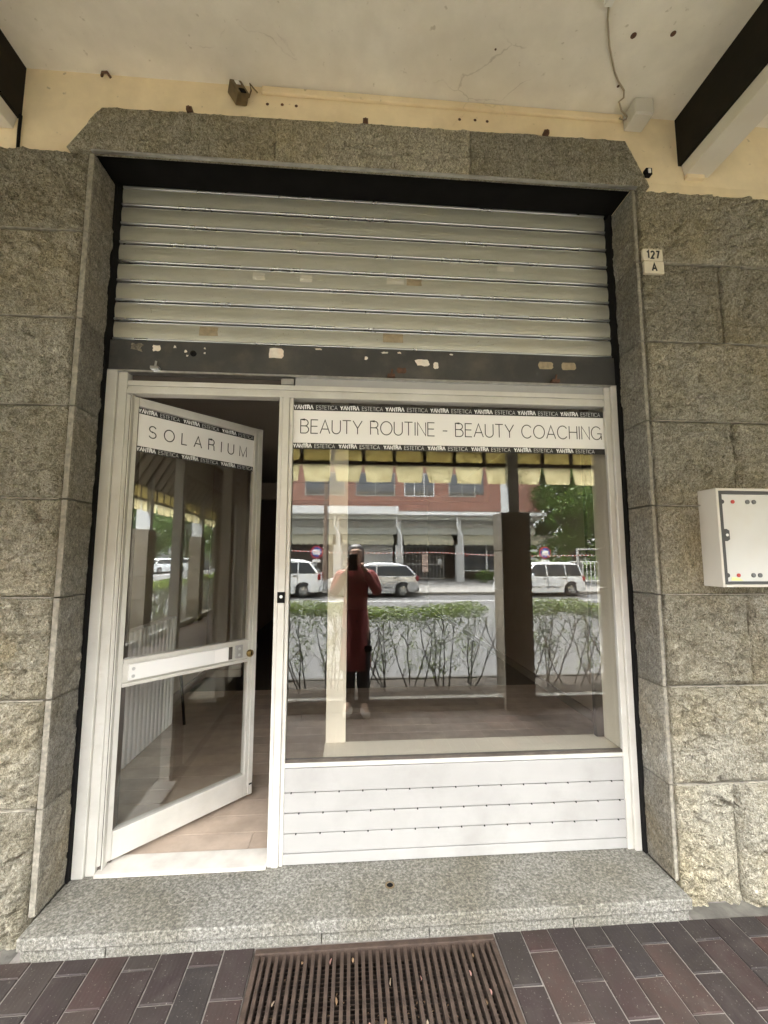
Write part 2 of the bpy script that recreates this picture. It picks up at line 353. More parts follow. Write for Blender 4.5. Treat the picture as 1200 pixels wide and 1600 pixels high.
M['farwhite'] = simple('white_fascia', (.78,.78,.78), .6, 0, .03, 2)
M['farconc'] = simple('grey_fascia', (.42,.43,.40), .8, 0, .08, 2)
M['fardark'] = simple('portico_back_wall', (.16,.13,.10), .8, 0, .2, 1.5)
M['fargrey'] = simple('far_pillar_render', (.46,.46,.45), .8, 0, .06, 3)
M['awncloth'] = simple('far_awning_cloth', (.42,.40,.30), .85, 0, .1, 2)
M['gate'] = simple('grey_gate_paint', (.30,.30,.29), .5, .2, .1, 8)
M['carwhite'] = simple('white_car_paint', (.78,.80,.81), .18, 0, .02, 3, spec=.7)
M['carsilver'] = simple('silver_car_paint', (.50,.51,.52), .25, .55, .03, 3, spec=.7)
M['cargrey'] = simple('dark_grey_car_paint', (.09,.095,.10), .25, .4, .03, 3, spec=.7)
M['trim'] = simple('black_trim', (.025,.025,.025), .55, 0, .1, 8)
M['lampred'] = simple('red_tail_lamp', (.22,.012,.014), .15, 0, .05, 5, spec=.8)
M['lampw'] = simple('clear_lamp', (.65,.66,.68), .12, .2, .05, 5, spec=.8)
M['signred'] = simple('sign_red', (.50,.03,.035), .4, 0, .03, 5)
M['signblue'] = simple('sign_blue', (.03,.08,.40), .4, 0, .03, 5)
M['coat'] = simple('dark_red_coat', (.37,.085,.083), .8, 0, .12, 14, 90, .2)
M['trouser'] = simple('black_trousers', (.022,.022,.024), .85, 0, .15, 20)
M['skin'] = simple('skin', (.55,.34,.25), .5, 0, .06, 10)
M['hair'] = simple('dark_hair', (.035,.022,.015), .45, 0, .25, 60, 100, .3)
M['shoe'] = simple('white_shoe', (.68,.66,.63), .55, 0, .05, 10)
M['phone'] = simple('black_phone', (.015,.015,.017), .15, 0, .05, 4, spec=.7)

# ---------------------------------------------------------------- stroke lettering (flat print on signs)
def arc(cx, cy, rx, ry, a0, a1, n=14):
    return [(cx+rx*math.cos(R(a0+(a1-a0)*i/n)), cy+ry*math.sin(R(a0+(a1-a0)*i/n))) for i in range(n+1)]
GL = {
 'A': (.70, [[(0,0),(.35,1),(.70,0)], [(.115,.33),(.585,.33)]]),
 'V': (.70, [[(0,0),(.35,1),(.70,0)]]),       # A without its bar, as on the band
 'B': (.58, [[(0,0),(0,1),(.30,1)]+arc(.30,.765,.23,.235,90,-90)+[(0,.53)], [(.30,.53)]+arc(.31,.265,.26,.265,90,-90)+[(0,0)]]),
 'C': (.76, [arc(.40,.5,.40,.5,38,322,26)]),
 'E': (.50, [[(.50,1),(0,1),(0,0),(.50,0)], [(0,.52),(.46,.52)]]),
 'G': (.80, [arc(.40,.5,.40,.5,38,330,26)+[(.78,.46),(.46,.46)], [(.78,.30),(.78,0)]]),
 'H': (.60, [[(0,0),(0,1)], [(.60,0),(.60,1)], [(0,.53),(.60,.53)]]),
 'I': (.06, [[(.03,0),(.03,1)]]),
 'L': (.46, [[(0,1),(0,0),(.46,0)]]),
 'M': (.74, [[(0,0),(0,1),(.37,0),(.74,1),(.74,0)]]),
 'N': (.60, [[(0,0),(0,1),(.60,0),(.60,1)]]),
 'O': (.84, [arc(.42,.5,.42,.5,90,450,32)]),
 'R': (.58, [[(0,0),(0,1),(.30,1)]+arc(.30,.755,.24,.245,90,-90)+[(0,.51)], [(.32,.51)]+arc(.34,.33,.19,.18,90,10,6)+[(.54,.1),(.57,0)]]),
 'S': (.58, [arc(.29,.755,.26,.245,20,270,16)+arc(.29,.255,.28,.255,90,-160,16)]),
 'T': (.60, [[(0,1),(.60,1)], [(.30,1),(.30,0)]]),
 'U': (.60, [[(0,1),(0,.32)]+arc(.30,.30,.30,.30,180,360,14)+[(.60,1)]]),
 'Y': (.66, [[(0,1),(.33,.44),(.66,1)], [(.33,.44),(.33,0)]]),
 '-': (.34, [[(0,.40),(.34,.40)]]),
 '1': (.34, [[(0,.80),(.24,1),(.24,0)]]),
 '2': (.50, [arc(.25,.74,.24,.25,170,-30,12)+[(.02,.0),(.50,0)]]),
 '7': (.46, [[(0,1),(.46,1),(.16,0)]]),
 ' ': (.30, [])}
def text_width(txt, h, gap): return sum(GL[c][0]*h+gap for c in txt)-gap
def ribbon(mb, pl, w, put, lift):
    pl = [Vector(p) for p in pl]; n = len(pl); L = []; Rr = []
    closed = (pl[0]-pl[-1]).length < 1e-6
    for i in range(n):
        a = pl[i]-pl[i-1] if i > 0 else (pl[-1]-pl[-2] if closed else pl[1]-pl[0])
        b = pl[i+1]-pl[i] if i < n-1 else (pl[1]-pl[0] if closed else pl[-1]-pl[-2])
        a.normalize(); b.normalize(); na = Vector((-a.y,a.x)); nb = Vector((-b.y,b.x)); m = na+nb
        if m.length < .2: m = nb.copy()
        m.normalize(); k = min(1/max(.35,m.dot(nb)),2.2); ext = Vector((0,0))
        L.append(pl[i]+m*w/2*k); Rr.append(pl[i]-m*w/2*k)
    vs = [put(p.x,p.y,lift) for p in L]+[put(p.x,p.y,lift) for p in Rr]
    mb.add(vs, [(i,i+1,n+i+1,n+i) for i in range(n-1)])
def letters(mb, txt, x, z, h, w, put, gap, sx=1.0):
    for ci,c in enumerate(txt):
        gw, st = GL[c]
        for k,pl in enumerate(st): ribbon(mb, [(x+p[0]*h*sx, z+p[1]*h) for p in pl], w, put, k*.00012+(ci%2)*.00005)
        x += gw*h*sx+gap
    return x

# ---------------------------------------------------------------- rough stone
def sst(a, b, x):
    t = max(0,min(1,(x-a)/(b-a))); return t*t*(3-2*t)
def stone(c00, c10, c11, c01, nrm, seed, depth=.035, res=.0072, amp=.024, ledge=.017, rough=.010, edge=.011, flat=None):
    c00,c10,c11,c01,nrm = [Vector(v) for v in (c00,c10,c11,c01,nrm)]
    wu = max((c10-c00).length,(c11-c01).length); wv = max((c01-c00).length,(c11-c10).length)
    nu = max(4,int(wu/res)); nv = max(4,int(wv/res)); mb = MB(); vs = []
    off = Vector((seed*3.17, seed*7.31, seed*1.9)); rnd = random.Random(seed); ang = rnd.uniform(-.5,.5); ca,sa = math.cos(ang),math.sin(ang); lv = rnd.uniform(-.12,.12); lv2 = rnd.uniform(.1,.35)
    cuts = []
    for q in range(rnd.choice((2,3,3,4))):
        th = rnd.choice((rnd.uniform(-.5,.5), rnd.uniform(-.5,.5)+math.pi/2)); cuts.append((rnd.uniform(.05,.95)*wu, rnd.uniform(.08,.92)*wv, math.cos(th), math.sin(th), rnd.uniform(.05,.16), rnd.uniform(.7,1.6)))
    for j in range(nv+1):
        for i in range(nu+1):
            u,v = i/nu, j/nv; p = (c00*(1-u)+c10*u)*(1-v)+(c01*(1-u)+c11*u)*v
            a,b = u*wu, v*wv; q = Vector((a*ca-b*sa, a*sa+b*ca, 0))+off
            f = amp*(.70+.75*noise.fractal(q*6.5, .8, 2.1, 5))
            n1 = noise.fractal(Vector((q.x*2.2,q.y*5.5,0)), 1.0, 2.0, 4)
            f += ledge*sst(lv-.016,lv+.016,n1)*(.4+.6*sst(-.2,.3,noise.noise(q*3+Vector((9,0,0)))))
            n2 = noise.fractal(Vector((q.x*5.2,q.y*2.0,4)), 1.0, 2.0, 4)
            f -= ledge*.9*sst(lv2-.012,lv2+.012,n2); n3 = noise.fractal(q*9, .8, 2.0, 4); f -= .006*sst(.25,.30,n3)
            rv = abs(noise.noise(Vector((q.x*11+1.5*n1,q.y*19+n1,3)))); f += rough*1.7*min(rv*2.4,1)
            rv = abs(noise.noise(Vector((q.x*27,q.y*31,8)))); f += rough*.55*min(rv*2.4,1)
            f += rough*noise.fractal(q*24, .7, 2.2, 3)+rough*.5*noise.noise(q*95)
            for (cx,cy,cc,cs,cl,ch) in cuts:
                al = (a-cx)*cc+(b-cy)*cs
                if abs(al) < cl:
                    sd_ = -(a-cx)*cs+(b-cy)*cc+.022*noise.noise(Vector((al*14,cx*9,cy*9)))+.008*noise.noise(Vector((al*60,cx,cy)))
                    if -.012 < sd_ < .12: f -= ch*ledge*sst(-.006,.003,sd_)*math.exp(-max(sd_,0)/.035)*(1-sst(.55,1,abs(al)/cl)); f += .35*ch*ledge*sst(-.012,-.006,sd_)*(1-sst(-.006,.0,sd_))
            d = min(a, wu-a, b, wv-b); e = sst(0, edge, d)
            if flat:
                for (fa,fb,fc,fd) in flat:
                    k_ = sst(fa-.06,fa,p.x)*(1-sst(fb,fb+.04,p.x))*sst(fc-.03,fc,p.z)*(1-sst(fd,fd+.03,p.z))
                    f *= 1-.93*k_
            f = max(f,-.0022)*e*(.5+.5*sst(0,.035,d))
            vs.append(p+nrm*f)
    fs = [(j*(nu+1)+i, j*(nu+1)+i+1, (j+1)*(nu+1)+i+1, (j+1)*(nu+1)+i) for j in range(nv) for i in range(nu)]
    ring = [i for i in range(nu+1)]+[j*(nu+1)+nu for j in range(1,nv+1)]+[nv*(nu+1)+i for i in range(nu-1,-1,-1)]+[j*(nu+1) for j in range(nv-1,0,-1)]
    b = len(vs); vs += [vs[i]-nrm*depth for i in ring]; k = len(ring)
    fs += [(ring[i],b+i,b+(i+1)%k,ring[(i+1)%k]) for i in range(k)]
    mb.add(vs, fs); return mb

# ================================================================ SETTING: ground, road
def gz(y): return -.0186*(-y-.27)             # the portico floor falls slightly to the street
GY0, GY1 = -.262, -2.10
floor = thing('pavement', (0,0,0), 'dark red and grey clinker tile pavement under the portico', 'pavement'); struct(floor)
del floor['category']
GX0, GX1, GRY0, GRY1 = -.332, .540, -.275, -.70
mb = MB()
def slab(x0,x1,y0,y1,top=-.005,bot=-.12):
    mb.add([(x0,y0,gz(y0)+bot),(x1,y0,gz(y0)+bot),(x1,y1,gz(y1)+bot),(x0,y1,gz(y1)+bot),(x0,y0,gz(y0)+top),(x1,y0,gz(y0)+top),(x1,y1,gz(y1)+top),(x0,y1,gz(y1)+top)],
           [(0,3,2,1),(4,5,6,7),(0,1,5,4),(1,2,6,5),(2,3,7,6),(3,0,4,7)])
slab(-9,GX0-.004,GY1,-.10); slab(GX1+.004,26,GY1,-.10); slab(GX0-.004,GX1+.004,GY1,GRY1-.004); slab(GX0-.004,GX1+.004,GRY0+.004,-.10)
part('mortar_bed', mb, M['grout'], floor)
tw, tl = .1095, .2385
def tile_mesh(w, l, seed):
    rnd = random.Random(seed); g = .0022; x,y = w/2-g, l/2-g; c = .0025; j = lambda: rnd.uniform(-.0012,.0012)
    v = [(-x+j(),-y+j(),-.02),(x+j(),-y+j(),-.02),(x+j(),y+j(),-.02),(-x+j(),y+j(),-.02)]
    v2 = [(p[0],p[1],-.003) for p in v]; v3 = [(p[0]*(1-c/x),p[1]*(1-c/y),0.0) for p in v]
    m = MB(); m.add(v+v2+v3, [(0,1,5,4),(1,2,6,5),(2,3,7,6),(3,0,4,7),(4,5,9,8),(5,6,10,9),(6,7,11,10),(7,4,8,11),(8,9,10,11)]); return m.mesh('tile', M['tile'])
tms = {}
def tile(x0, x1, y0, y1, k):
    w, l = round(x1-x0,4), round(y1-y0,4)
    if w < .02 or l < .02: return
    key = (w,l,k%3)
    if key not in tms: tms[key] = tile_mesh(w,l,k%3+int(w*1000))
    yc = (y0+y1)/2
    return instance('tile', tms[key], floor, ((x0+x1)/2, yc, gz(yc)+random.uniform(-.0008,.0012)), (math.atan(.0186)+random.uniform(-.003,.003), random.uniform(-.004,.004), random.uniform(-.004,.004)))
cand = []
def column(x0, x1, ph):
    y = GY0; nxt = -.322 if ph == 0 else -.440
    if x0 > GX1-.05: nxt = -.350 if ph == 0 else -.466
    if GX0-.02 < (x0+x1)/2 < GX1+.02: y = GRY1-.004; nxt = y-(.11 if ph else tl)
    while y > GY1+.02:
        e = max(nxt, GY1); cand.append((x0,x1,e,y)); y = e; nxt -= tl
xs = []
k = 0; x = GX0-.004
while x > -2.3: column(x-tw, x, 1 if k%2 == 0 else 0); x -= tw; k += 1
x = GX1+.004; k = 0
while x < 2.75: column(x, x+.1055, 0 if k%2 == 1 else 1); x += .1055; k += 1
x = GX0-.004; k = 0; stp = (GX1-GX0+.008)/8
while x < GX1-.01: column(x, x+stp, k%2); x += stp; k += 1
cand.sort(key=lambda c: (c[2]+c[3])/2 < -.85 and 10 or 0 or abs((c[0]+c[1])/2-.4)*.0 - (c[2]+c[3])/2)
near = cand[:298]; rest = cand[298:]
for i,(a,b,c,d) in enumerate(near): tile(a,b,c,d,i)
mr = MB(); rnd = random.Random(4)
xx = -8.9
for (a,b,c,d) in rest:
    g=.0035; mr.add([(a+g,c+g,gz(c)),(b-g,c+g,gz(c)),(b-g,d-g,gz(d)),(a+g,d-g,gz(d)),(a+g,c+g,gz(c)-.015),(b-g,c+g,gz(c)-.015),(b-g,d-g,gz(d)-.015),(a+g,d-g,gz(d)-.015)],[(0,1,2,3),(0,4,5,1),(1,5,6,2),(2,6,7,3),(3,7,4,0)])
for side in (0,1):
    for i in range(60 if side == 0 else 200):
        x0 = (-2.42-i*.11) if side == 0 else (2.80+i*.1095); x1 = x0+.1095
        y = GY0; nxt = -.322 if i%2 else -.44
        while y > GY1+.02:
            e = max(nxt,GY1); g=.0035; mr.add([(x0+g,e+g,gz(e)),(x1-g,e+g,gz(e)),(x1-g,y-g,gz(y)),(x0+g,y-g,gz(y))],[(0,1,2,3)]); y = e; nxt -= tl
struct(part('distant_tile', mr, M['tile'], floor), 'stuff')

RZ = -.30
def sheet(name, x0,x1,y0,y1,z,mat,th=.05): return solo(name, MB().box(x0,x1,y0,y1,z-th,z), mat, kind='structure')
sheet('ground', -250,250,-250,250, RZ-.02, M['grass'], .3)
sheet('road', -120,160,-17.0,-2.95, RZ, M['asphalt'], .016)
sheet('far_pavement', -120,16.5,-40,-17.16, RZ+.13, M['farpave'], .14)
solo('far_kerb', MB().box(-120,60,-17.16,-17.0,RZ-.1,RZ+.135), M['kerb'], kind='structure', bev=.01)
sheet('side_pavement', 16.5,160,-21,-17.16, RZ+.13, M['farpave'], .14)
ln = MB()
for i in range(30): ln.box(-40+i*5.2, -39.9+i*5.2, -16.9,-14.9, RZ+.001, RZ+.004)
solo('parking_line', MB().box(-60,100,-14.62,-14.5,RZ+.001,RZ+.004), M['farwhite'], kind='structure')
solo('road_edge_line', MB().box(-60,100,-3.62,-3.5,RZ+.001,RZ+.004), M['farwhite'], kind='structure')

# ================================================================ OUR BUILDING
JL, JR, FY = -1.150, 1.335, -.185
bld = thing('shop_building', (0,0,0), 'portico building clad in rough grey split stone blocks with yellow plaster above', 'building')
part('masonry', MB().box(-9,-1.185,-.150,.30,-.12,3.19), M['concrete'], bld)
part('masonry', MB().box(1.372,26,-.150,.30,-.12,3.19), M['concrete'], bld)
part('wall', MB().box(-9,JL-.0305,-.170,.06,3.19,3.24), M['plaster'], bld); part('wall', MB().box(JR+.0305,26,-.170,.06,3.19,3.24), M['plaster'], bld); part('wall', MB().box(-9,26,-.170,.06,3.2405,3.598), M['plaster'], bld)
part('ceiling', MB().box(-9,26,-2.36,.30,3.598,3.80), M['ceil'], bld)
part('added_upper_storey', MB().box(-9,26,-2.40,9,3.802,9.0), M['plaster'], bld)  # unseen upper storeys, added so the block shadows the portico and road
# soffit of the shutter box and its dark inside
part('shutter_box', MB().box(JL-.03,JR+.03,-.1725,.05,3.224,3.230).box(JL-.03,JR+.03,.075,.45,2.75,3.55).box(JL-.03,JR+.03,.051,.08,3.226,3.55), M['black'], bld)
part('soffit_angle', MB().box(JL-.01,JR+.02,-.2035,-.19,3.180,3.1885), M['steel'], bld)
rows = [3.182,2.805,2.412,2.030,1.640,1.246,.856,.460,-.050]
G = .0028
for r_ in range(8):
    z1, z0 = rows[r_]-G, rows[r_+1]+G
    part('stone', stone((-1.92,FY,z0),(-1.178,FY,z0),(-1.178,FY,z1),(-1.92,FY,z1),(0,-1,0), r_+1, ledge=(.006 if r_ in (0,1,2,3,6,7) else .026)), M['stone'], bld, smooth=True, fix=False)
    part('stone', stone((-2.72,FY,z0),(-1.925,FY,z0),(-1.925,FY,z1),(-2.72,FY,z1),(0,-1,0), r_+101, res=.03), M['stone'], bld, smooth=True, fix=False)
    js = {1:[1.750],3:[1.750],5:[1.755],6:[2.3],7:[1.622],0:[2.25],2:[2.15],4:[2.2]}[r_]
    x0 = 1.366
    for q,x1 in enumerate(js+[2.85]):
        part('stone', stone((x0+(.0045 if q else 0),FY,z0),(x1-.0045,FY,z0),(x1-.0045,FY,z1),(x0+(.0045 if q else 0),FY,z1),(0,-1,0), r_*3+q+31, ledge=(.005 if r_ in (0,1) and q == 0 else .016), amp=(.008 if r_ in (1,7) and q == 0 else .024), flat=((1.50,2.2,1.25,1.74),(1.34,1.47,2.735,2.87))), M['stone'], bld, smooth=True, fix=False)
        x0 = x1
    if r_ < 7:
        for a,b in ((-2.72,-1.1785),(1.3665,2.85)): part('mortar_joint', MB().box(a,b,-.1985,-.168,z0-2*G+.0008,z0-.0008), M['jointl'], bld)
    zb = max(z0,.088)
    rl = .0016 if r_ < 4 else .0009
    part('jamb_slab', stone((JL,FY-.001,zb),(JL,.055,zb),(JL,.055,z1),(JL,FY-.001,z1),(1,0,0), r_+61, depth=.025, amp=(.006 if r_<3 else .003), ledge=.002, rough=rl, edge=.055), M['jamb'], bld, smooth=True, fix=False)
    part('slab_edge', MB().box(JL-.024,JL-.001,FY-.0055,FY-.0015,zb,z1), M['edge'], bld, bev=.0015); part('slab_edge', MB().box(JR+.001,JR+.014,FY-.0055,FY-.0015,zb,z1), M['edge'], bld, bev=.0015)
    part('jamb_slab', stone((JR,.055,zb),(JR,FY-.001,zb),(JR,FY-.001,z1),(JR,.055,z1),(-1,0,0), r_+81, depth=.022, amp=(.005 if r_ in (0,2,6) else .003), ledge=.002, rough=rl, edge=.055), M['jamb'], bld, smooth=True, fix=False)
part('mortar', MB().box(-2.7,-1.179,-.174,-.152,-.06,3.180), M['joint'], bld); part('mortar', MB().box(1.368,2.84,-.174,-.152,-.06,3.180), M['joint'], bld)
part('plinth_mortar', MB().box(-2.7,JL-.03,-.2635,-.16,-.12,-.0035), M['dirtymortar'], bld); part('plinth_mortar', MB().box(JR+.012,2.84,-.2635,-.16,-.12,-.0035), M['dirtymortar'], bld)
for i,(a,b,c,d) in enumerate(((-1.262,-.3651,-.3651,-1.127),(-.3645,.5370,.5370,-.3645),(.5376,1.416,1.306,.5376))):
    zt = [3.392+.0115*(t_-i) if False else 3.392+.0125*(x_+1.127) for x_,t_ in ((d,0),(c,0))]
    part('lintel_stone', stone((a,-.205,3.1885),(b,-.205,3.1885),(c,-.205,zt[1]),(d,-.205,zt[0]),(0,-1,0), 201+i, depth=.034, amp=.008, ledge=.004, rough=.006, edge=.004), M['stone'], bld, smooth=True, fix=False)
# sill
part('door_step', MB().box(JL+.003,JR-.003,-.283,.05,.046,.088), M['granite'], bld, bev=.004)
for a,b in ((-1.145,-.86),(-.857,-.10),(-.097,.30),(.303,.86),(.863,1.33)):
    part('riser_stone', MB().box(a,b,-.262,.0,-.12,.0455), M['granite'], bld, bev=.003)
part('drain_hole', MB().lathe([(.019,.0885),(.019,.0905),(.013,.0905)], (.165,-.13,0), n=20), M['lampbox'], bld); part('drain_hole_shade', MB().lathe([(.0128,.0890),(0,.0889)], (.165,-.13,0), n=20), M['black'], bld)  # flat black disc paints the shade inside the drain hole
part('ring_mark', MB().lathe([(.036,.0882),(.036,.0887),(.033,.0887),(.033,.0882)], (-.66,-.135,0), n=28), M['jamb'], bld)
# beams
for k in range(-2,8):
    x = 1.69+3.265*k
    b = part('beam', MB().box(x-.09,x+.09,-2.30,-.168,3.345,3.599), M['beam'], bld)
    part('bottom_plate', MB().prism([(x-.062,3.290),(x+.062,3.290),(x+.075,3.345),(x-.075,3.345)],-2.28,-.172,'y'), M['beamw'], b, bev=.003)
part('beam_bearing', MB().box(1.628,1.72,-.19,-.168,3.270,3.289), M['plaster'], bld)
# sloping soffit at the street edge with ribs
part('sloping_soffit', MB().prism([(-2.13,2.56),(-2.20,2.56),(-2.36,3.597),(-1.55,3.597)], -9, 26, 'x'), simple('soffit_paint',(.42,.39,.34),.85,0,.1,4), bld)
for k in range(110):
    x = -8.9+k*.305
    if x > 20: break
    b = MB().add([(x,-2.10,2.56),(x+.05,-2.10,2.56),(x+.05,-1.52,3.59),(x,-1.52,3.59),(x,-2.14,2.56),(x+.05,-2.14,2.56),(x+.05,-1.57,3.60),(x,-1.57,3.60)],[(0,1,2,3),(0,4,5,1),(3,2,6,7),(0,3,7,4),(1,5,6,2)])
    part('soffit_rib', b, M['frame_dark'], bld)
# wall marks
hm = M['rust']
for x,z in ((-.414,3.511),(-.346,3.514),(-.281,3.513),(.498,3.509),(.574,3.512),(.634,3.510)):
    part('screw_hole', MB().lathe([(.0075,-.1712),(.0065,-.1722),(.003,-.1708),(0,-.1706)], (x,0,z), 'y', 12), hm, bld)
for x,z in ((-.746,3.398),(.043,3.405),(.905,3.418)):
    part('bolt', MB().box(x-.012,x+.012,-.225,-.20,z-.006,z+.012).cyl((x,-.22,z+.004),(0,1,0),.006,.02,8), hm, bld)
part('clip', MB().box(1.395,1.425,-.218,-.195,3.243,3.275), M['black'], bld); part('clip_end', MB().box(1.404,1.416,-.222,-.2175,3.248,3.268), M['white'], bld)
for x,y,s_ in ((1.164,-.492,.013),(1.326,-.511,.012),(.60,-.40,.005),(1.22,-.30,.007),(-.35,-.68,.006),(-.30,-.66,.006)):
    part('anchor_hole', MB().lathe([(s_,3.5985),(s_*.8,3.5965),(s_*.3,3.5975),(0,3.5972)], (x,y,0), 'z', 10), hm, bld)
part('patch', MB().box(1.18,1.31,-.515,-.49,3.5965,3.599), M['ceil'], bld)
part('wall_hook', MB().tube([(-1.16,-.17,3.588),(-1.145,-.19,3.585),(-1.12,-.20,3.575),(-1.11,-.185,3.565)], .006), hm, bld)
part('earth_wire', MB().tube([(-1.482,-.178,3.19),(-1.484,-.178,3.28),(-1.480,-.182,3.35)], .0065), M['black'], bld)
# cable trunking along the ceiling edge
solo('cable_trunking', MB().box(-.44,1.315,-.186,-.1705,3.556,3.590), M['plaster'], 'long cream painted cable trunking under the ceiling above the lintel', 'cable trunking', bev=.004)
jb = thing('junction_box', (1.372,-.21,3.55), 'small white junction box in the corner under the ceiling', 'junction box')
part('housing', MB().box(1.325,1.418,-.262,-.1705,3.512,3.594), M['plastic'], jb, bev=.006)
part('lid', MB().box(1.328,1.415,-.2675,-.2625,3.515,3.591), M['plastic'], jb, bev=.002)
cb = thing('ceiling_cable', (1.1,-.4,3.59), 'thin cable hanging from white connector across the ceiling to the junction box', 'cable')
part('wire', MB().tube([(.995,-.59,3.592),(1.02,-.54,3.590),(1.055,-.49,3.588),(1.085,-.45,3.590),(1.12,-.41,3.592),(1.165,-.36,3.592),(1.205,-.325,3.590),(1.255,-.29,3.590),(1.272,-.262,3.588),(1.262,-.24,3.592),(1.29,-.215,3.575),(1.325,-.205,3.553)], .0038), M['cable'], cb, smooth=True)
part('connector', MB().box(.972,1.006,-.66,-.588,3.574,3.596), M['white'], cb, bev=.004)
part('wire', MB().tube([(1.325,-.2,3.55),(1.30,-.21,3.53),(1.295,-.19,3.56),(1.31,-.18,3.585)], .003), M['cable'], cb, smooth=True)
lb = thing('old_lamp_housing', (-.54,-.2,3.52), 'tarnished brown metal lamp housing with wire on the yellow plaster', 'lamp housing')
lm = MB().box(-.034,.034,-.035,.030,-.044,.044)
rot = Matrix.Rotation(R(-32),4,'Y')@Matrix.Rotation(R(28),4,'Z')
lm.v = [tuple(rot@Vector(v)) for v in lm.v]
lo = part('housing', lm, M['lampbox'], lb, bev=.004, local=True); lo.location = (0,0,0)
lm = MB().box(-.012,.012,-.0385,-.034,.010,.034); lm.v = [tuple(rot@Vector(v)) for v in lm.v]; part('window', lm, M['white'], lo, local=True)
lm = MB().box(-.016,.016,-.0385,-.034,-.044,-.018); lm.v = [tuple(rot@Vector(v)) for v in lm.v]; part('socket', lm, M['black'], lo, local=True)
part('wire', MB().tube([(-.505,-.19,3.505),(-.485,-.195,3.51),(-.475,-.195,3.55),(-.482,-.20,3.585),(-.465,-.19,3.572),(-.445,-.18,3.558)], .004), M['lampbox'], lb, smooth=True)
lb.scale = (.86,.86,.86)

# ================================================================ ROLLER SHUTTER
sh = thing('roller_shutter', (.09,.02,2.27), 'half raised beige metal roller shutter with dark grey bottom bar', 'shutter')
SX0, SX1 = JL+.012, JR-.012
pitch = .0985; z0 = 2.420
for i in range(8):
    zb = z0+i*pitch
    pr = [(.022,zb+.020)]+[(.022-.0065*math.sin(math.pi*t/10*.92+.12),zb+.022+(pitch-.024)*t/10) for t in range(11)]+[(.030,zb+pitch-.002),(.034,zb+.020)]
    s_ = part('slat', MB().prism(pr,SX0,SX1,'x'), M['slat'], sh, smooth=False)
    s_.data.polygons.foreach_set('use_smooth',[True]*len(s_.data.polygons)); m_ = s_.modifiers.new('e','EDGE_SPLIT'); m_.split_angle = R(30)
    bp = [(.0215+.0080*math.cos(R(a)),zb+.0135+.0068*math.sin(R(a))) for a in range(0,360,30)]
    bp2 = [(.0275+.0055*math.cos(R(a)),zb+.0005+.0045*math.sin(R(a))) for a in range(0,360,36)]
    b_ = part('hinge_bead', MB().prism(bp,SX0,SX1,'x').prism(bp2,SX0,SX1,'x'), M['bead'], s_); b_.data.polygons.foreach_set('use_smooth',[True]*len(b_.data.polygons)); m_ = b_.modifiers.new('e','EDGE_SPLIT'); m_.split_angle = R(40)
part('hinge_bead', MB().prism([(.024+.009*math.cos(R(a)),z0+8*pitch+.008+.008*math.sin(R(a))) for a in range(0,360,30)],SX0,SX1,'x'), M['bead'], sh)
part('roll', MB().box(SX0,SX1,.03,.045,z0+8*pitch+.002,3.3), M['black'], sh)
bb = part('bottom_bar', MB().box(SX0,SX1,-.002,.036,2.272,2.4195), M['bar'], sh, bev=.003)
part('bottom_lip', MB().box(SX0,SX1,-.008,.034,2.262,2.2715), M['steel'], bb)
for x in (JL+.003, JR-.011): part('guide_rail', MB().box(x-.002,x+.010,-.03,.06,.09,3.186), M['black'], sh)
def scrap(name, x0, x1, z0_, z1_, y, mat, seed, parent, jag=.3):
    rnd = random.Random(seed); n = 14; cx,cz = (x0+x1)/2,(z0_+z1_)/2; po = []
    for k in range(n):
        a = 2*math.pi*k/n; c,s_ = math.cos(a),math.sin(a); q = 1/max(abs(c),abs(s_)); rr = q*(1-rnd.random()*jag); po.append((cx+(x1-x0)/2*c*rr, cz+(z1_-z0_)/2*s_*rr))
    part(name, MB().prism(po,y-.0012,y,'y'), mat, parent)
yb = -.0025
for i,(a,b,c,d) in enumerate(((-.945,-.905,2.365,2.398),(-.415,-.335,2.352,2.405),(.297,.375,2.338,2.378),(.388,.418,2.325,2.362))): scrap('paper_scrap',a,b,c,d,yb,M['paper'],i+3,bb)
for i,(a,b,c,d) in enumerate(((-.85,-.835,2.385,2.40),(-.80,-.785,2.365,2.38),(-.79,-.778,2.345,2.355),(-.71,-.70,2.385,2.395),(-.71,-.699,2.36,2.372),(-.19,-.15,2.402,2.412),(.13,.17,2.395,2.406),(.21,.235,2.398,2.408),(.47,.49,2.40,2.408),(.05,.07,2.36,2.38))): scrap('paint_chip',a,b,c,d,yb,M['paper'] if i%2 else M['beamw'],i+20,bb,.5)
scrap('rust_spot',.20,.26,2.295,2.33,yb,M['rust'],51,bb,.4); scrap('sticker_stain',.92,1.0,2.345,2.385,yb,M['tape'],52,bb,.1); scrap('sticker_stain',1.04,1.12,2.345,2.385,yb,M['tape'],53,bb,.1); scrap('sticker_stain',-1.05,-.98,2.36,2.41,yb,M['jamb'],54,bb,.5)
part('lock_eye', MB().lathe([(.014,-.0022),(.014,-.006),(.007,-.006),(.007,-.003),(0,-.003)],(-.757,0,2.362),'y',18), M['black'], bb)
for x in (-.92,.18,1.0): part('hasp', MB().box(x-.018,x+.018,-.03,-.002,2.272,2.284).tube([(x,-.02,2.28),(x+.005,-.022,2.31)], .005), M['rust'] if x > 0 else M['steel'], bb)
def ys(zc):
    i = int((zc-z0)/pitch); t = (zc-(z0+i*pitch)-.022)/(pitch-.024); return .022-.0065*math.sin(math.pi*t*.92+.12)-.0005
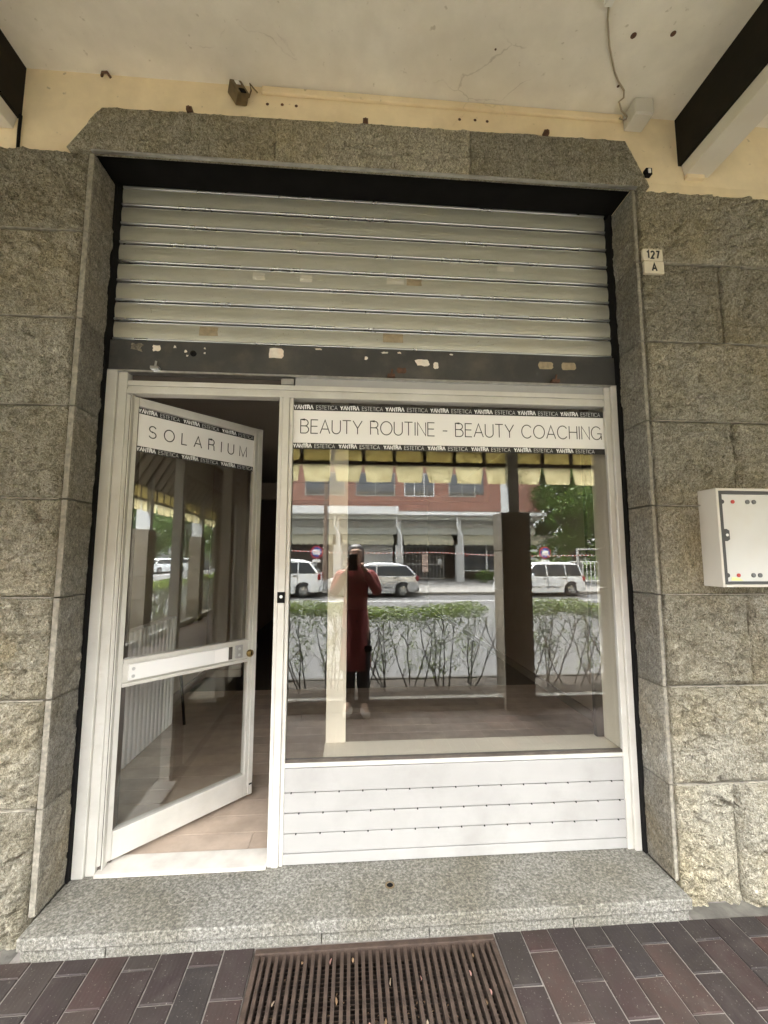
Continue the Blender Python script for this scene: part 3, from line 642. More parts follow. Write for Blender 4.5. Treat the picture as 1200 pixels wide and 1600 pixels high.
for i,(a,b,c,d,mt) in enumerate(((-.742,-.653,2.462,2.510,0),(.142,.244,2.464,2.512,0),(.261,.339,2.768,2.806,0),(-.50,-.44,2.76,2.80,1),(-.27,-.21,2.76,2.80,1),(.16,.25,2.77,2.806,1),(.73,.82,2.87,2.90,1))):
    po = [(a,c),(b-.004,c+.001),(b,d-.003),(a+.003,d)]
    zc = (c+d)/2
    part('tape_residue', MB().add([(a,ys(c)-.0008,c),(b,ys(c)-.0008,c+.001),(b-.003,ys(zc)-.0012,zc),(b,ys(d)-.0008,d-.002),(a+.002,ys(d)-.0008,d),(a+.001,ys(zc)-.0012,zc)],[(0,1,2,5),(5,2,3,4)]), M['tape'] if mt == 0 else simple('pale_tape',(.50,.475,.39),.6,0,.08,20), sh)

# ================================================================ SHOP FRONT
sf = thing('storefront', (.09,.03,.09), 'cream aluminium shop front frame with large display window and white lower panel', 'shop front')
ZB = .0885
part('side_post', MB().box(-1.138,-1.092,-.010,.060,ZB,2.268).box(-1.0915,-1.052,.004,.060,ZB,2.268), M['alu'], sf, bev=.003)
part('side_post', MB().box(1.292,1.3215,-.010,.060,ZB,2.268).box(1.264,1.2915,.004,.0265,ZB,2.268), M['alu'], sf, bev=.003)
part('hinge_channel', MB().box(-1.0515,-1.034,.020,.090,ZB+.01,2.162).box(-1.0515,-1.020,.060,.100,ZB+.01,2.162), M['alud'], sf)
part('channel_fin', MB().box(-1.0335,-1.029,.014,.050,ZB+.01,2.162), M['alu'], sf)
part('header', MB().box(-1.0515,1.2635,.004,.060,2.164,2.186).box(-1.0515,1.2635,.012,.060,2.1865,2.202).box(-1.0515,1.2635,.006,.060,2.2025,2.226), M['alu'], sf, bev=.0025)
part('transom_strip', MB().box(-1.05,-.30,.045,.052,2.227,2.268), M['innerdark'], sf)  # dark strip stands in for the shade of the open gap above the door
part('transom_strip', MB().box(-.28,1.262,.012,.05,2.2275,2.262), M['panelw'], sf)
part('catch', MB().box(-.345,-.285,.0,.04,2.2275,2.255), M['steel'], sf)
part('mullion', MB().box(-.3515,-.334,.004,.062,ZB,2.1635).box(-.3335,-.303,-.001,.062,ZB,2.1635).box(-.3025,-.2855,.006,.0262,ZB,2.1635), M['alu'], sf, bev=.0025)
part('strike_plate', MB().box(-.336,-.302,-.003,-.0012,1.200,1.249), M['black'], sf)
part('strike_hole', MB().cyl((-.319,-.0035,1.228),(0,1,0),.007,.002,14), M['white'], sf)
part('bottom_rail', MB().box(-.285,1.2635,.004,.055,.488,.506), M['alu'], sf, bev=.003)
zs_ = [.4855,.3835,.2995,.2165,.1365,.0895]
for i in range(5):
    part('panel_board', MB().box(-.285,1.2635,.008+.0008*(i%2),.03,zs_[i+1]+.0022,zs_[i]-.0022), M['panelw'], sf, bev=.0018)
part('panel_back', MB().box(-.284,1.263,.018,.05,.09,.487), M['alud'], sf)
mbs = MB()
for r_,zz in enumerate((.3835,.2995,.2165)):
    for k in range(15):
        x = -.255+k*.104+(.035 if r_ == 1 else .012*r_)
        if x < 1.25: mbs.cyl((x,.006,zz),(0,1,0),.0029,.006,8)
struct(part('panel_screw', mbs, M['black'], sf), 'stuff')
wp = part('window_pane', MB().box(-.2905,1.286,.030,.036,.506,2.164), M['glass'], sf)
part('glazing_bead', MB().box(-.285,1.2635,.010,.0295,.5065,.518), M['alud'], sf)
part('glazing_bead', MB().box(1.272,1.286,.0268,.0284,.5185,1.92), simple('green_gasket',(.16,.18,.15),.5), sf)
part('threshold', MB().box(-1.05,-.352,-.012,.11,.0885,.104), M['marble'], sf, bev=.004)
# banner on the window
wb = thing('window_banner', (.5,.028,2.03), 'wide white BEAUTY ROUTINE - BEAUTY COACHING banner across the top of the display window', 'banner')
BX0, BX1 = -.2885, 1.2825
part('white_band', MB().box(BX0,BX1,.0286,.0296,1.951,2.111), M['vinyl'], wb)
putw = lambda y: (lambda x,z,l: (x, y-l, z))
mt = MB(); txt = 'BEAUTY ROUTINE - BEAUTY COACHING'; h = .0665
w0 = text_width(txt,h,.0)
gap = (1.253+.252-w0)/(len(txt)-1)
def letter_parts(txt, x, z, h, w, y, gap, parent, mat, local=False, sx=1.0):
    for c in txt:
        e = MB(); x = letters(e, c, x, z, h, w, putw(y), gap, sx)
        if e.v: part('letter', e, mat, parent, local=local, fix=False)
letter_parts(txt, -.252, 1.9985, h, .0046, .0282, gap, wb, M['inkg'])
def strip(parent, x0, x1, z0_, z1_, y, per, first, local=False, name='black_band'):
    st = part(name, MB().box(x0,x1,y,y+.001,z0_,z1_), M['vinylk'], parent, local=local)
    hh = (z1_-z0_)*.62; zz = (z0_+z1_)/2-hh/2; a = MB(); b = MB(); x = x0+.004
    put = putw(y-.0004)
    while True:
        wy = text_width('YVNTRV',hh,.0035)
        if x+wy > x1: break
        e = letters(a,'YVNTRV',x,zz,hh,.0050,put,.0035)
        we = text_width('ESTETICA',hh,.0028)
        if e+.012+we > x1: 
            rem = 'ESTETICA'
            while rem and e+.012+text_width(rem,hh,.0028) > x1: rem = rem[:-1]
            if rem: letters(b,rem,e+.012,zz,hh,.0024,put,.0028)
            break
        e2 = letters(b,'ESTETICA',e+.012,zz,hh,.0024,put,.0028); x += max(per, e2-x+.012)
    struct(part('bold_lettering', a, M['vinylt'], st, local=local, fix=False),'stuff')
    if b.v: struct(part('thin_lettering', b, M['vinylg'], st, local=local, fix=False),'stuff')
strip(wb, BX0, BX1, 2.1115, 2.142, .0286, .2165, 0); strip(wb, BX0, BX1, 1.922, 1.9505, .0286, .2165, 0)

# ================================================================ DOOR (opens inwards)
DA = R(46)
dr = thing('glass_door', (-1.03,.03,0), 'cream framed glass SOLARIUM door standing half open into the shop', 'door', rz=DA)
S0, S1, DZ0, DZ1, DT = -.028, .712, .118, 2.160, .042
part('stile', MB().box(S0,.0,0,DT,DZ0,DZ1).box(.0005,.026,.004,DT,DZ0,DZ1), M['alu'], dr, bev=.0025, local=True)
part('stile', MB().box(.684,S1,0,DT,DZ0,DZ1).box(.662,.6835,.004,DT,DZ0,DZ1), M['alu'], dr, bev=.0025, local=True)
part('top_rail', MB().box(.0265,.6615,.002,DT,2.118,DZ1-.0005), M['alu'], dr, bev=.0025, local=True)
part('bottom_rail', MB().box(.0265,.6615,.002,DT,DZ0+.0005,.232), M['alu'], dr, bev=.0025, local=True)
mr_ = part('middle_rail', MB().box(.0265,.6615,.006,DT,.846,.932).box(.0265,.6615,-.002,DT-.004,.9325,.949).box(.0265,.6615,-.002,DT-.004,.829,.8455), M['alu'], dr, bev=.002, local=True)
pp = part('push_plate', MB().box(.048,.535,-.010,.0055,.8555,.925), M['white'], dr, bev=.002, local=True)
part('sticker', MB().box(.455,.532,-.0112,-.0102,.858,.922), M['vinyl'], pp, local=True)
part('plate_gap', MB().box(.536,.562,.0,.0058,.858,.922), M['alud'], dr, local=True)
lp = part('lock_plate', MB().box(.580,.622,-.006,.0055,.857,.925), M['panelw'], dr, bev=.002, local=True)
for x,z in ((.066,.905),(.066,.873)): part('screw', MB().cyl((x,-.0105,z),(0,1,0),.0075,.003,14), M['steel'], pp, local=True)
for z in (.907,.874): part('screw', MB().cyl((.600,-.0065,z),(0,1,0),.0075,.003,14), M['steel'], lp, local=True)
lk = part('lock', MB().lathe([(.020,.0),(.020,-.010),(.016,-.016),(.010,-.017),(0,-.017)],(.668,0,.872),'y',20), M['brass'], dr, local=True, smooth=True)
part('keyhole', MB().box(.6655,.6705,-.0185,-.0175,.864,.882), M['black'], lk, local=True)
part('latch', MB().box(S1,S1+.012,.012,.030,.885,.915), M['black'], dr, local=True)
part('keeper', MB().box(.690,.708,-.0015,.0,.168,.176), M['black'], dr, local=True)
part('door_pane', MB().box(.0265,.6615,.020,.026,.9495,2.1175), M['glassd'], dr, local=True)
part('door_pane', MB().box(.0265,.6615,.020,.026,.2325,.8285), M['glassd'], dr, local=True)
for z in (1.98,.25,.3): pass
for z in (1.97,.22): part('hinge', MB().cyl((S0-.008,.03,z),(0,0,1),.009,.085,12), M['alu'], dr, local=True)
db = part('banner', MB().box(.027,.661,.0185,.0195,1.931,2.088), M['vinyl'], dr, local=True)
mt = MB(); txt = 'SOLARIUM'; h = .058; gap = (.615-.082-text_width(txt,h,0))/(len(txt)-1)
letter_parts(txt, .082, 1.980, h, .0052, .0181, gap, db, M['inkg'], True)
strip(dr,.027,.661,2.0885,2.1165,.0185,.215,0,True,'black_band'); strip(dr,.027,.661,1.902,1.9305,.0185,.215,0,True,'black_band')

# ================================================================ INSIDE THE SHOP
fl = thing('shop_floor', (0,0,0), 'whitewashed plank floor', 'floor'); struct(fl); del fl['category']; del fl['label']
part('screed', MB().box(-1.9,2.1,.051,9.15,-.1,.082), M['innerdark'], fl)
pm = {}
y = .112
for i in range(17):
    x = -1.60-random.random()*.9
    while x < 1.94:
        a, b = max(x,-1.60), min(x+1.2,1.945)
        if b-a > .03 and not (i < 1 and a > -.28):
            part('plank', MB().box(a+.0012,b-.0012,y,y+.1365,.080,.0905+random.uniform(0,.0004)), M['wood'], fl)
        x += 1.2
    y += .1395
iw = thing('shop_interior', (0,0,0), 'dim brown shop room behind the glass with pale walls', 'room'); struct(iw); del iw['category']
part('left_wall', MB().box(-1.66,-1.602,.30,3.0,.083,2.75), M['innerwhite'], iw)
part('front_return', MB().box(-1.66,-1.16,.302,.36,.083,2.75), M['innerwhite'], iw)
part('skirting', MB().box(-1.6015,-1.585,.37,2.99,.0915,.17), M['innerwall'], iw)
part('partition', MB().box(-1.66,-1.22,3.0,3.1,.083,2.75), M['innerwall'], iw)
part('partition_base', MB().box(-1.6,-1.215,2.985,2.9995,.0915,.16), M['innerwhite'], iw)
part('soffit_beam', MB().box(-1.66,1.95,3.95,4.05,2.19,2.42), M['innerwall'], iw)
part('ceiling_box', MB().box(-1.66,-.55,.31,2.6,2.52,2.749), M['innerceil'], iw)
part('right_wall', MB().box(1.952,2.01,.30,9.0,.083,2.75), M['innerwall'], iw)
part('right_skirting', MB().box(1.935,1.9515,.31,8.9,.0915,.17), simple('skirting_paint',(.22,.18,.14),.7), iw)
part('back_wall', MB().box(-1.66,2.01,9.0,9.1,.083,2.75), M['innerwall'], iw)
part('far_left_wall', MB().box(-1.8,-1.661,3.101,9.0,.083,2.75), M['innerwall'], iw)
part('room_ceiling', MB().box(-1.8,2.05,.07,9.1,2.75,2.80), M['innerceil'], iw)
dp = thing('display_box', (.6,.15,.09), 'white display shelf with post and side panel behind the window', 'display shelf')
part('shelf_top', MB().box(-.125,1.30,.040,.250,.462,.492), M['innerwhite'], dp, bev=.002)
part('shelf_front', MB().box(-.123,1.298,.056,.066,.092,.4615), M['innerwhite'], dp)
part('corner_post', MB().box(-.122,-.024,.238,.300,.4925,2.7), M['innerwhite'], dp, bev=.002)
part('side_panel', MB().box(1.2995,1.325,.040,.215,.4925,2.7), M['innerwhite'], dp, bev=.002)
part('rear_strip', MB().box(1.262,1.3245,.2155,.245,.4925,2.7), M['innerdark'], dp)
rd = thing('radiator', (-1.41,1.2,.1), 'white column radiator standing beyond the glass door', 'radiator')
for k in range(13):
    y = .84+k*.062
    part('section', MB().box(-1.47,-1.395,y,y+.044,.10,.93).box(-1.53,-1.475,y+.004,y+.04,.13,.90), M['rad'], rd, bev=.010, seg=3)
part('manifold', MB().cyl((-1.45,1.22,.16),(0,1,0),.02,.80,12).cyl((-1.45,1.22,.87),(0,1,0),.02,.80,12), M['rad'], rd)
solo('dark_rod', MB().tube([(-1.30,1.62,.095),(-1.36,1.62,.62)], .011, 8), M['black'], 'thin dark rod leaning beside the radiator', 'rod')

# ================================================================ THINGS ON THE FACADE
for nm,z0_,z1_,tx,lab in (('number_plate',2.8065,2.8635,'127','cream house number plate 127 on the stone'),('letter_plate',2.7425,2.8015,'A','cream plate with letter A below the number')):
    pl = thing(nm,(1.409,-.21,z0_),lab,'plate')
    xo = 0 if tx == '127' else .003
    part('plate', MB().box(1.361+xo,1.458+xo,-.206,-.190,z0_,z1_), simple(nm+'_enamel',(.66,.60,.47),.35,0,.04,10,dirt=(.4,.3,.2),dscale=20), pl, bev=.0015)
    mt = MB(); h = (z1_-z0_)*.62; w = text_width(tx,h*.85,.010); letter_parts(tx,1.4095+xo-w/2,(z0_+z1_)/2-h/2,h,.0085,-.2064,.010,pl,M['ink'],False,.85)
mx = thing('meter_box', (1.8,-.24,1.28), 'open white plastic meter box without its lid on the stone wall', 'box')
X0,X1,Z0,Z1 = 1.560,2.03,1.283,1.707
part('housing', MB().box(X0,X0+.012,-.285,-.175,Z0,Z1).box(X1-.012,X1,-.285,-.175,Z0,Z1).box(X0+.0125,X1-.0125,-.285,-.175,Z1-.012,Z1).box(X0+.0125,X1-.0125,-.285,-.175,Z0,Z0+.012), M['plastic'], mx, bev=.003)
part('gasket', MB().box(X0+.0125,X0+.026,-.2835,-.2,Z0+.0125,Z1-.0125).box(X1-.026,X1-.0125,-.2835,-.2,Z0+.0125,Z1-.0125).box(X0+.0265,X1-.0265,-.2835,-.2,Z1-.026,Z1-.0125).box(X0+.0265,X1-.0265,-.2835,-.2,Z0+.0125,Z0+.024), M['gasket'], mx)
bp_ = part('back_plate', MB().box(X0+.0265,X1-.0265,-.2765,-.2,Z0+.0245,Z1-.0265), M['boxin'], mx)
for z,c in ((1.648,'x'),(1.333,'x')):
    for x,mk in ((1.590,'gasket'),(1.640,'red'),(1.708,'grey'),(1.738,'grey'),(1.84,'red'),(1.93,'grey')):
        part('plug', MB().cyl((x,-.277,z),(0,1,0),.0095 if mk != 'red' else .008,.006,16), M[mk], bp_)
part('latch', MB().prism([(1.587,1.53),(1.600,1.530),(1.612,1.523),(1.612,1.485),(1.600,1.478),(1.587,1.478)],-.2805,-.2768,'y').cyl((1.598,-.279,1.504),(0,1,0),.011,.008,14), M['gasket'], mx)
part('latch_screw', MB().cyl((1.598,-.2835,1.504),(0,1,0),.006,.003,14), M['white'], mx)
part('sticker', MB().prism([(1.605,1.311),(1.66,1.3095),(1.64,1.322),(1.61,1.326)],-.2785,-.2770,'y'), M['yellow'], bp_)

# ================================================================ GRATE
gr = thing('floor_grate', (.1,-.5,0), 'rusty brown iron grate let into the pavement before the step', 'grate')
zt = lambda y: gz(y)
part('frame', MB().box(GX0,GX1,GRY0-.022,GRY0,-.05,.004).box(GX0,GX1,GRY1,GRY1+.02,-.05,.0).box(GX0,GX0+.018,GRY1+.0205,GRY0-.0225,-.05,.001).box(GX1-.018,GX1,GRY1+.0205,GRY0-.0225,-.05,.001), M['grate'], gr, bev=.002)
nb = 33
bw = (GX1-GX0-.036)/nb
bm_ = MB().box(-.0058,.0058,GRY1+.021,GRY0-.023,-.028,0).mesh('bar', M['grate'])
for k in range(nb):
    instance('bar', bm_, gr, (GX0+.018+bw*(k+.5)-.1, 0+.5, -.003+random.uniform(-.001,.0008)), (0,0,random.uniform(-.003,.003)))
for k in range(14): pass
mc = MB()
for k in range(24): mc.box(GX0+.018,GX1-.018,GRY1+.026+k*.0155,GRY1+.028+k*.0155,-.034,-.0305)
struct(part('cross_wire', mc, M['grate'], gr), 'stuff')
part('pit', MB().box(GX0,GX1,GRY1,GRY0,-.30,-.26).box(GX0-.02,GX0,GRY1,GRY0,-.30,-.051).box(GX1,GX1+.02,GRY1,GRY0,-.30,-.051).box(GX0,GX1,GRY0,GRY0+.02,-.30,-.051).box(GX0,GX1,GRY1-.02,GRY1,-.30,-.13), M['pit'], gr)
rl = random.Random(12)
lfm = [MB().add([(-.016,0,0),(-.004,.006,.003),(.010,.005,.002),(.018,0,0),(.008,-.005,.002),(-.006,-.006,.003)],[(0,1,5),(1,2,4,5),(2,3,4)]).mesh('dry_leaf', m_) for m_ in (M['deadleaf'], simple('pale_leaf',(.42,.33,.23),.8,0,.2,30), simple('pink_petal',(.55,.30,.25),.8,0,.2,30))]
used = set(); lfn = ('small brown dry leaf','small pale dry leaf','small pinkish petal'); k = 0
while len(used) < 15 and k < 400:
    k += 1; li = rl.choice((0,0,1,1,2)); kk = rl.randrange(nb-1)+1; yy = rl.uniform(GRY1+.1,GRY0-.04)
    lab = '%s between the grate bars, %s third, %s' % (lfn[li], ('left','middle','right')[min(2,int((kk-1)/10.7))], 'nearer the step' if yy > -.45 else 'nearer the viewer')
    if lab in used: continue
    used.add(lab)
    o = link(bpy.data.objects.new('dry_leaf', lfm[li]))
    o.location = (GX0+.018+bw*kk+rl.uniform(-.003,.003), yy, -.010-rl.random()*.014); o.rotation_euler = (rl.uniform(-.9,.9),rl.uniform(-.4,.4),R(90)+rl.uniform(-.25,.25)); o.scale = (.85,.7,1)
    tag(o, lab, 'leaf', 'dry leaves in the grate')
mlit = MB()
for q in range(260):
    x, y = rl.uniform(GX0+.02,GX1-.02), rl.uniform(GRY1+.03,GRY0-.03); a = rl.uniform(0,6.28); r_ = rl.uniform(.003,.008); z = -.045-rl.random()*.2
    mlit.add([(x+r_*math.cos(a),y+r_*math.sin(a),z),(x-r_*.5*math.sin(a),y+r_*.5*math.cos(a),z+.002),(x-r_*math.cos(a),y-r_*math.sin(a),z),(x+r_*.5*math.sin(a),y-r_*.5*math.cos(a),z+.002)],[(0,1,2,3)])
solo('leaf_litter', mlit, M['deadleaf'], 'crumbled leaf litter lying under the grate bars', 'litter', kind='stuff', fix=False)

# ================================================================ PORTICO EDGE: planter, pillars, awning, hedge
pb = thing('planter_bed', (0,-2.5,0), 'low stone edged hedge bed between the portico and the road', 'planter')
part('kerb', MB().box(-9,26,-2.19,-2.10,-.30,.078), M['kerb'], pb, bev=.008)
part('kerb', MB().box(-9,26,-2.93,-2.86,-.34,.058), simple('dirty_kerb',(.05,.045,.037),.95), pb, bev=.008)
sm = MB(); nx, ny = 240, 8
vs = [(-9+35*i/nx, -2.858+.667*j/ny, .045+.025*noise.fractal(Vector((i*.9,j*1.3,0)),.8,2,3)) for j in range(ny+1) for i in range(nx+1)]
sm.add(vs, [(j*(nx+1)+i,j*(nx+1)+i+1,(j+1)*(nx+1)+i+1,(j+1)*(nx+1)+i) for j in range(ny) for i in range(nx)])
part('soil', sm, M['soil'], pb, smooth=True)
pxs = [1.605+2.75*k for k in range(-3,8)]
proto = None
nth = ['seventh','sixth','fifth']
for i,x in enumerate(pxs):
    k = i-3
    lab = {0:'stone clad portico pillar mirrored right of centre in the display window'}.get(k, 'portico pillar %s to the %s of the shop window' % (['','next','second','third','fourth','fifth','sixth','seventh'][abs(k)], 'right' if k > 0 else 'left'))
    p_ = thing('portico_pillar', (x,-2.15,0), lab, 'pillar', 'portico pillars')
    if proto is None:
        proto = []
        for q in range(5):
            z0_, z1_ = -.05+q*.38, -.05+(q+1)*.38-.004
            proto.append(part('cladding', MB().box(x-.145,x+.145,-2.29,-2.03,z0_,min(z1_,1.85)), M['pillar'], p_, bev=.006))
        proto.append(part('shaft', MB().box(x-.062,x+.045,-2.27,-2.045,1.848,3.35), M['pillarw'], p_, bev=.004))
    else:
        for s_ in proto:
            c = link(s_.copy()); c.parent = p_
aw = thing('portico_awning', (0,-2.12,2.33), 'row of yellowed translucent awning flaps on a dark iron frame at the portico edge', 'awning')
part('bar', MB().box(-9,20,-2.135,-2.105,2.315,2.350), M['frame_dark'], aw)
part('bar', MB().box(-9,20,-2.135,-2.105,2.545,2.562), M['frame_dark'], aw)
rm = MB().box(-.017,.017,-.014,.014,0,.2).mesh('rib', M['frame_dark'])
um = MB().box(-.139,.139,-.002,.002,-.098,.098).mesh('upper_panel', M['flap'])
fms = []
for q in range(3):
    rnd = random.Random(q); fms.append(MB().add([(-.145,0,.0),(-.1,-.004,0),(.0,.003,0),(.1,-.004,0),(.145,0,0),(.112+rnd.uniform(-.01,.01),.012,-.175),(.06,.004,-.182+rnd.uniform(-.005,.005)),(-.05,.010,-.18),(-.112+rnd.uniform(-.012,.01),.006,-.176)],[(0,1,8),(1,2,7,8),(2,3,6,7),(3,4,5,6)]).mesh('flap', M['flap'], smooth=True))
X_ = -.476*4.12/3.9
for k in range(-22,62):
    xr = X_+k*.3045
    instance('rib', rm, aw, (xr,0,.018))
    instance('upper_panel', um, aw, (xr+.152,0,.115))
    instance('flap', fms[(k*7)%3], aw, (xr+.152,0.004,-.012), (random.uniform(-.06,.06),0,random.uniform(-.03,.03)))

def leaf_cloud(mb, c, r_, n, size, rnd, flat=1.0):
    for _ in range(n):
        while True:
            p = Vector((rnd.uniform(-1,1),rnd.uniform(-1,1),rnd.uniform(-1,1)))
            if p.length < 1: break
        p = Vector(c)+Vector((p.x*r_[0],p.y*r_[1],p.z*r_[2])); a = Vector((rnd.uniform(-1,1),rnd.uniform(-1,1),rnd.uniform(-.6,.6)*flat)).normalized()
        b = a.cross(Vector((rnd.uniform(-1,1),rnd.uniform(-1,1),rnd.uniform(.2,1)))).normalized(); s_ = size*rnd.uniform(.6,1.3)
        mb.add([p-a*s_,p+b*s_*.42,p+a*s_,p-b*s_*.42],[(0,1,2,3)])
def hedge_shrub(seed):
    rnd = random.Random(seed); st = MB(); lf = MB()
    for q in range(rnd.choice((3,4,4,5))):
        bx, by = rnd.uniform(-.10,.10), rnd.uniform(-.13,.13); x, y = bx, by; pts = [(x,y,-.01)]; dx, dy = rnd.uniform(-.05,.05)+bx*.5, rnd.uniform(-.03,.03)
        fork = rnd.randrange(2,4)
        for j in range(5):
            x += dx+rnd.uniform(-.018,.018); y += dy+rnd.uniform(-.02,.02); dx *= .9; pts.append((x,y,.14*(j+1)+rnd.uniform(-.01,.01)))
        st.tube(pts, [.0075,.007,.006,.005,.004,.003], 5)
        for br in range(rnd.randrange(5,9)):
            i = rnd.randrange(1,5); p = Vector(pts[i]); d = Vector((rnd.uniform(-1,1),rnd.uniform(-.7,.7),rnd.uniform(.5,1.3))).normalized(); L = rnd.uniform(.12,.30)
            e = p+d*L
            if e.z > .80: e.z = .80
            mid = p+d*L*.5+Vector((rnd.uniform(-.02,.02),rnd.uniform(-.02,.02),.015)); st.tube([p,mid,e],[.0034,.0027,.0015],4)
            if rnd.random() < .75: leaf_cloud(lf, e, (.06,.06,.07), rnd.randrange(6,15), .015, rnd)
        for _ in range(9): 
            z = rnd.uniform(.12,.6); leaf_cloud(lf,(bx+rnd.uniform(-.09,.09),by,z),(.05,.04,.05),rnd.randrange(5,12),.015,rnd)
    leaf_cloud(lf,(0,0,.795),(.25,.235,.085),950,.0155,rnd,.6)
    leaf_cloud(lf,(0,0,.73),(.23,.21,.12),330,.014,rnd,.8)
    return st.mesh('stem', M['bark']), lf.mesh('foliage', M['leaf'], fix=False)
hv = [hedge_shrub(s_) for s_ in range(6)]
ORD = ['nearest']+['%d%s' % (q, {1:'st',2:'nd',3:'rd'}.get(q%10 if q not in (11,12,13) else 0,'th')) for q in range(2,60)]
rh = random.Random(3); x = -3.9; prev = -1; hx_ = []
while x < 13:
    if not any(abs(x-p) < .19 for p in pxs) and not (7.6 < x < 8.6): hx_.append(x)
    x += .285
x = -3.9
while x < 13:
    if not any(abs(x-p) < .19 for p in pxs) and not (7.6 < x < 8.6):
        n_l = sum(1 for q in hx_ if x+.1 < q < 1.6); n_r = sum(1 for q in hx_ if 1.6 < q < x-.1)
        t = thing('hedge_shrub', (x,-2.54+rh.uniform(-.03,.03),.05), 'leggy clipped shrub, %s hedge plant %s of the window-mirrored pillar' % (ORD[n_l if x < 1.6 else n_r], 'left' if x < 1.6 else 'right'), 'shrub', 'clipped hedge shrubs along the portico')
        k = rh.choice([q for q in range(6) if q != prev]); prev = k; rz = rh.choice((0,math.pi))+rh.uniform(-.2,.2); s_ = rh.uniform(.95,1.04)
        for nm,me in (('stem',hv[k][0]),('foliage',hv[k][1])): instance(nm, me, t, (0,0,0), (0,0,rz), (1,1,s_))
    x += .285

# ================================================================ STREET: cars
def make_car(name, label, paint, L, W, H, kind, xr, yc, rot=0, group='cars parked across the road', z=RZ):
    """rear at +x end; local origin at ground under the middle"""
    t = thing(name, (xr-L/2 if rot == 0 else xr, yc, z), label, 'car', group, rot)
    hw = W/2; gc = .17; belt = .62*H if kind != 'van' else .58*H
    wb_ = .245*L; fx, rx = -L/2+.215*L, L/2-.175*L; wr = .305
    def arch(cx): return [(cx+(wr+.05)*math.cos(R(a)), .30+(wr+.05)*math.sin(R(a))) for a in range(-10,191,20)][::-1]
    hood = .55*H if kind != 'van' else .56*H
    low = [(-L/2+.10,gc+.02)]+[(fx-(wr+.05),gc)]+arch(fx)+[(fx+(wr+.05),gc),(rx-(wr+.05),gc)]+arch(rx)+[(L/2-.10,gc+.05)]
    top = [(L/2-.02,.34),(L/2,.52),(L/2-.03,.70),(L/2-.06,belt)]+[(-L/2+.31*L,belt),(-L/2+.16*L,hood+.05),(-L/2+.05*L,hood-.05),(-L/2+.01,.50),(-L/2,.36)]
    prof = low+top; n = len(prof); mbb = MB(); sl = [(-1,.90),(-.94,.985),(-.6,1.0),(.6,1.0),(.94,.985),(1,.90)]
    vs = []
    for f,sca in sl:
        for (px_,pz) in prof:
            inn = 0 if pz < .3 else max(0,(pz-.62))*.16
            vs.append((px_*(sca if abs(px_) > L*.40 else 1), (hw-inn)*f if abs(f) == 1 else hw*f*(1-inn/hw), pz if pz < .5 or abs(f) < 1 else pz-.012))
    m = len(sl); fs = [tuple(range(n)), tuple((m-1)*n+i for i in range(n))[::-1]]
    for k in range(m-1): fs += [(k*n+i,k*n+(i+1)%n,(k+1)*n+(i+1)%n,(k+1)*n+i) for i in range(n)]
    mbb.add(vs, fs); bd = part('body', mbb, paint, t, bev=.03, local=True, seg=2)
    # cabin
    if kind == 'van': cab = [(-L/2+.24*L,belt-.01),(-L/2+.41*L,H-.03),(-L/2+.55*L,H),(L/2-.18*L,H-.01),(L/2-.05*L,H-.10),(L/2-.015*L,belt-.01)]
    else: cab = [(-.27*L,belt-.01),(-.10*L,H-.09),(-.03*L,H-.02),(.08*L,H),(.19*L,H-.015),(.29*L,H-.05),(.39*L,H-.16),(.483*L,belt-.01)]
    mc_ = MB(); vs = []
    def wy(z_): return hw-.055-(z_-belt)*.30
    for s_ in (-1,1):
        for (px_,pz) in cab: vs.append((px_, s_*wy(pz), pz))
    n = len(cab); mc_.add(vs, [tuple(range(n)), tuple(range(n,2*n))[::-1]]+[(i,(i+1)%n,n+(i+1)%n,n+i) for i in range(n)])
    part('roof', mc_, paint, t, bev=.085, local=True, seg=4)
    # side glass
    zb_, zt_ = belt+.02, (H-.115 if kind == 'van' else H-.15)
    def edge(z_, front):
        pts = cab[:2] if front else cab[-2:][::-1]
        (xa,za),(xb,zb2) = pts; u = (z_-za)/(zb2-za); return xa+(xb-xa)*u
    c1, c2 = -L/2+.535*L, L/2-.235*L
    spans = [(None,c1-.025),(c1+.025,c2-.02)]+([(c2+.03,None)] if kind in ('van','mpv') else [])
    if kind not in ('van','mpv'): spans[1] = (c1+.025,None)
    for s_ in (-1,1):
        for a,b in spans:
            g = MB(); a0 = edge(zb_,True)+.07 if a is None else a; a1 = edge(zt_,True)+.09 if a is None else a
            b0 = edge(zb_,False)-.10 if b is None else b; b1 = edge(zt_,False)-.08 if b is None else b
            y0_, y1_ = s_*(wy(zb_)+.004), s_*(wy(zt_)+.004)
            g.add([(a0,y0_,zb_),(b0,y0_,zb_),(b1,y1_,zt_),(a1,y1_,zt_),(a0,y0_-s_*.01,zb_),(b0,y0_-s_*.01,zb_),(b1,y1_-s_*.01,zt_),(a1,y1_-s_*.01,zt_)],[(0,1,2,3),(0,4,5,1),(1,5,6,2),(2,6,7,3),(3,7,4,0)])
            part('side_window', g, M['carglass'], t, local=True)
    for fr in (True,False):
        za, zt2 = belt+.03, H-.11 if fr else H-.17
        xa, xb = edge(za,fr), edge(zt2,fr); d = -.012 if fr else .012
        g = MB().add([(xa+d,-(wy(za)-.07),za),(xa+d,wy(za)-.07,za),(xb+d,wy(zt2)-.06,zt2),(xb+d,-(wy(zt2)-.06),zt2),(xa-d,-(wy(za)-.07),za),(xa-d,wy(za)-.07,za),(xb-d,wy(zt2)-.06,zt2),(xb-d,-(wy(zt2)-.06),zt2)],[(0,1,2,3),(0,4,5,1),(1,5,6,2),(2,6,7,3),(3,7,4,0)])
        part('windscreen' if fr else 'rear_window', g, M['carglass'], t, local=True)
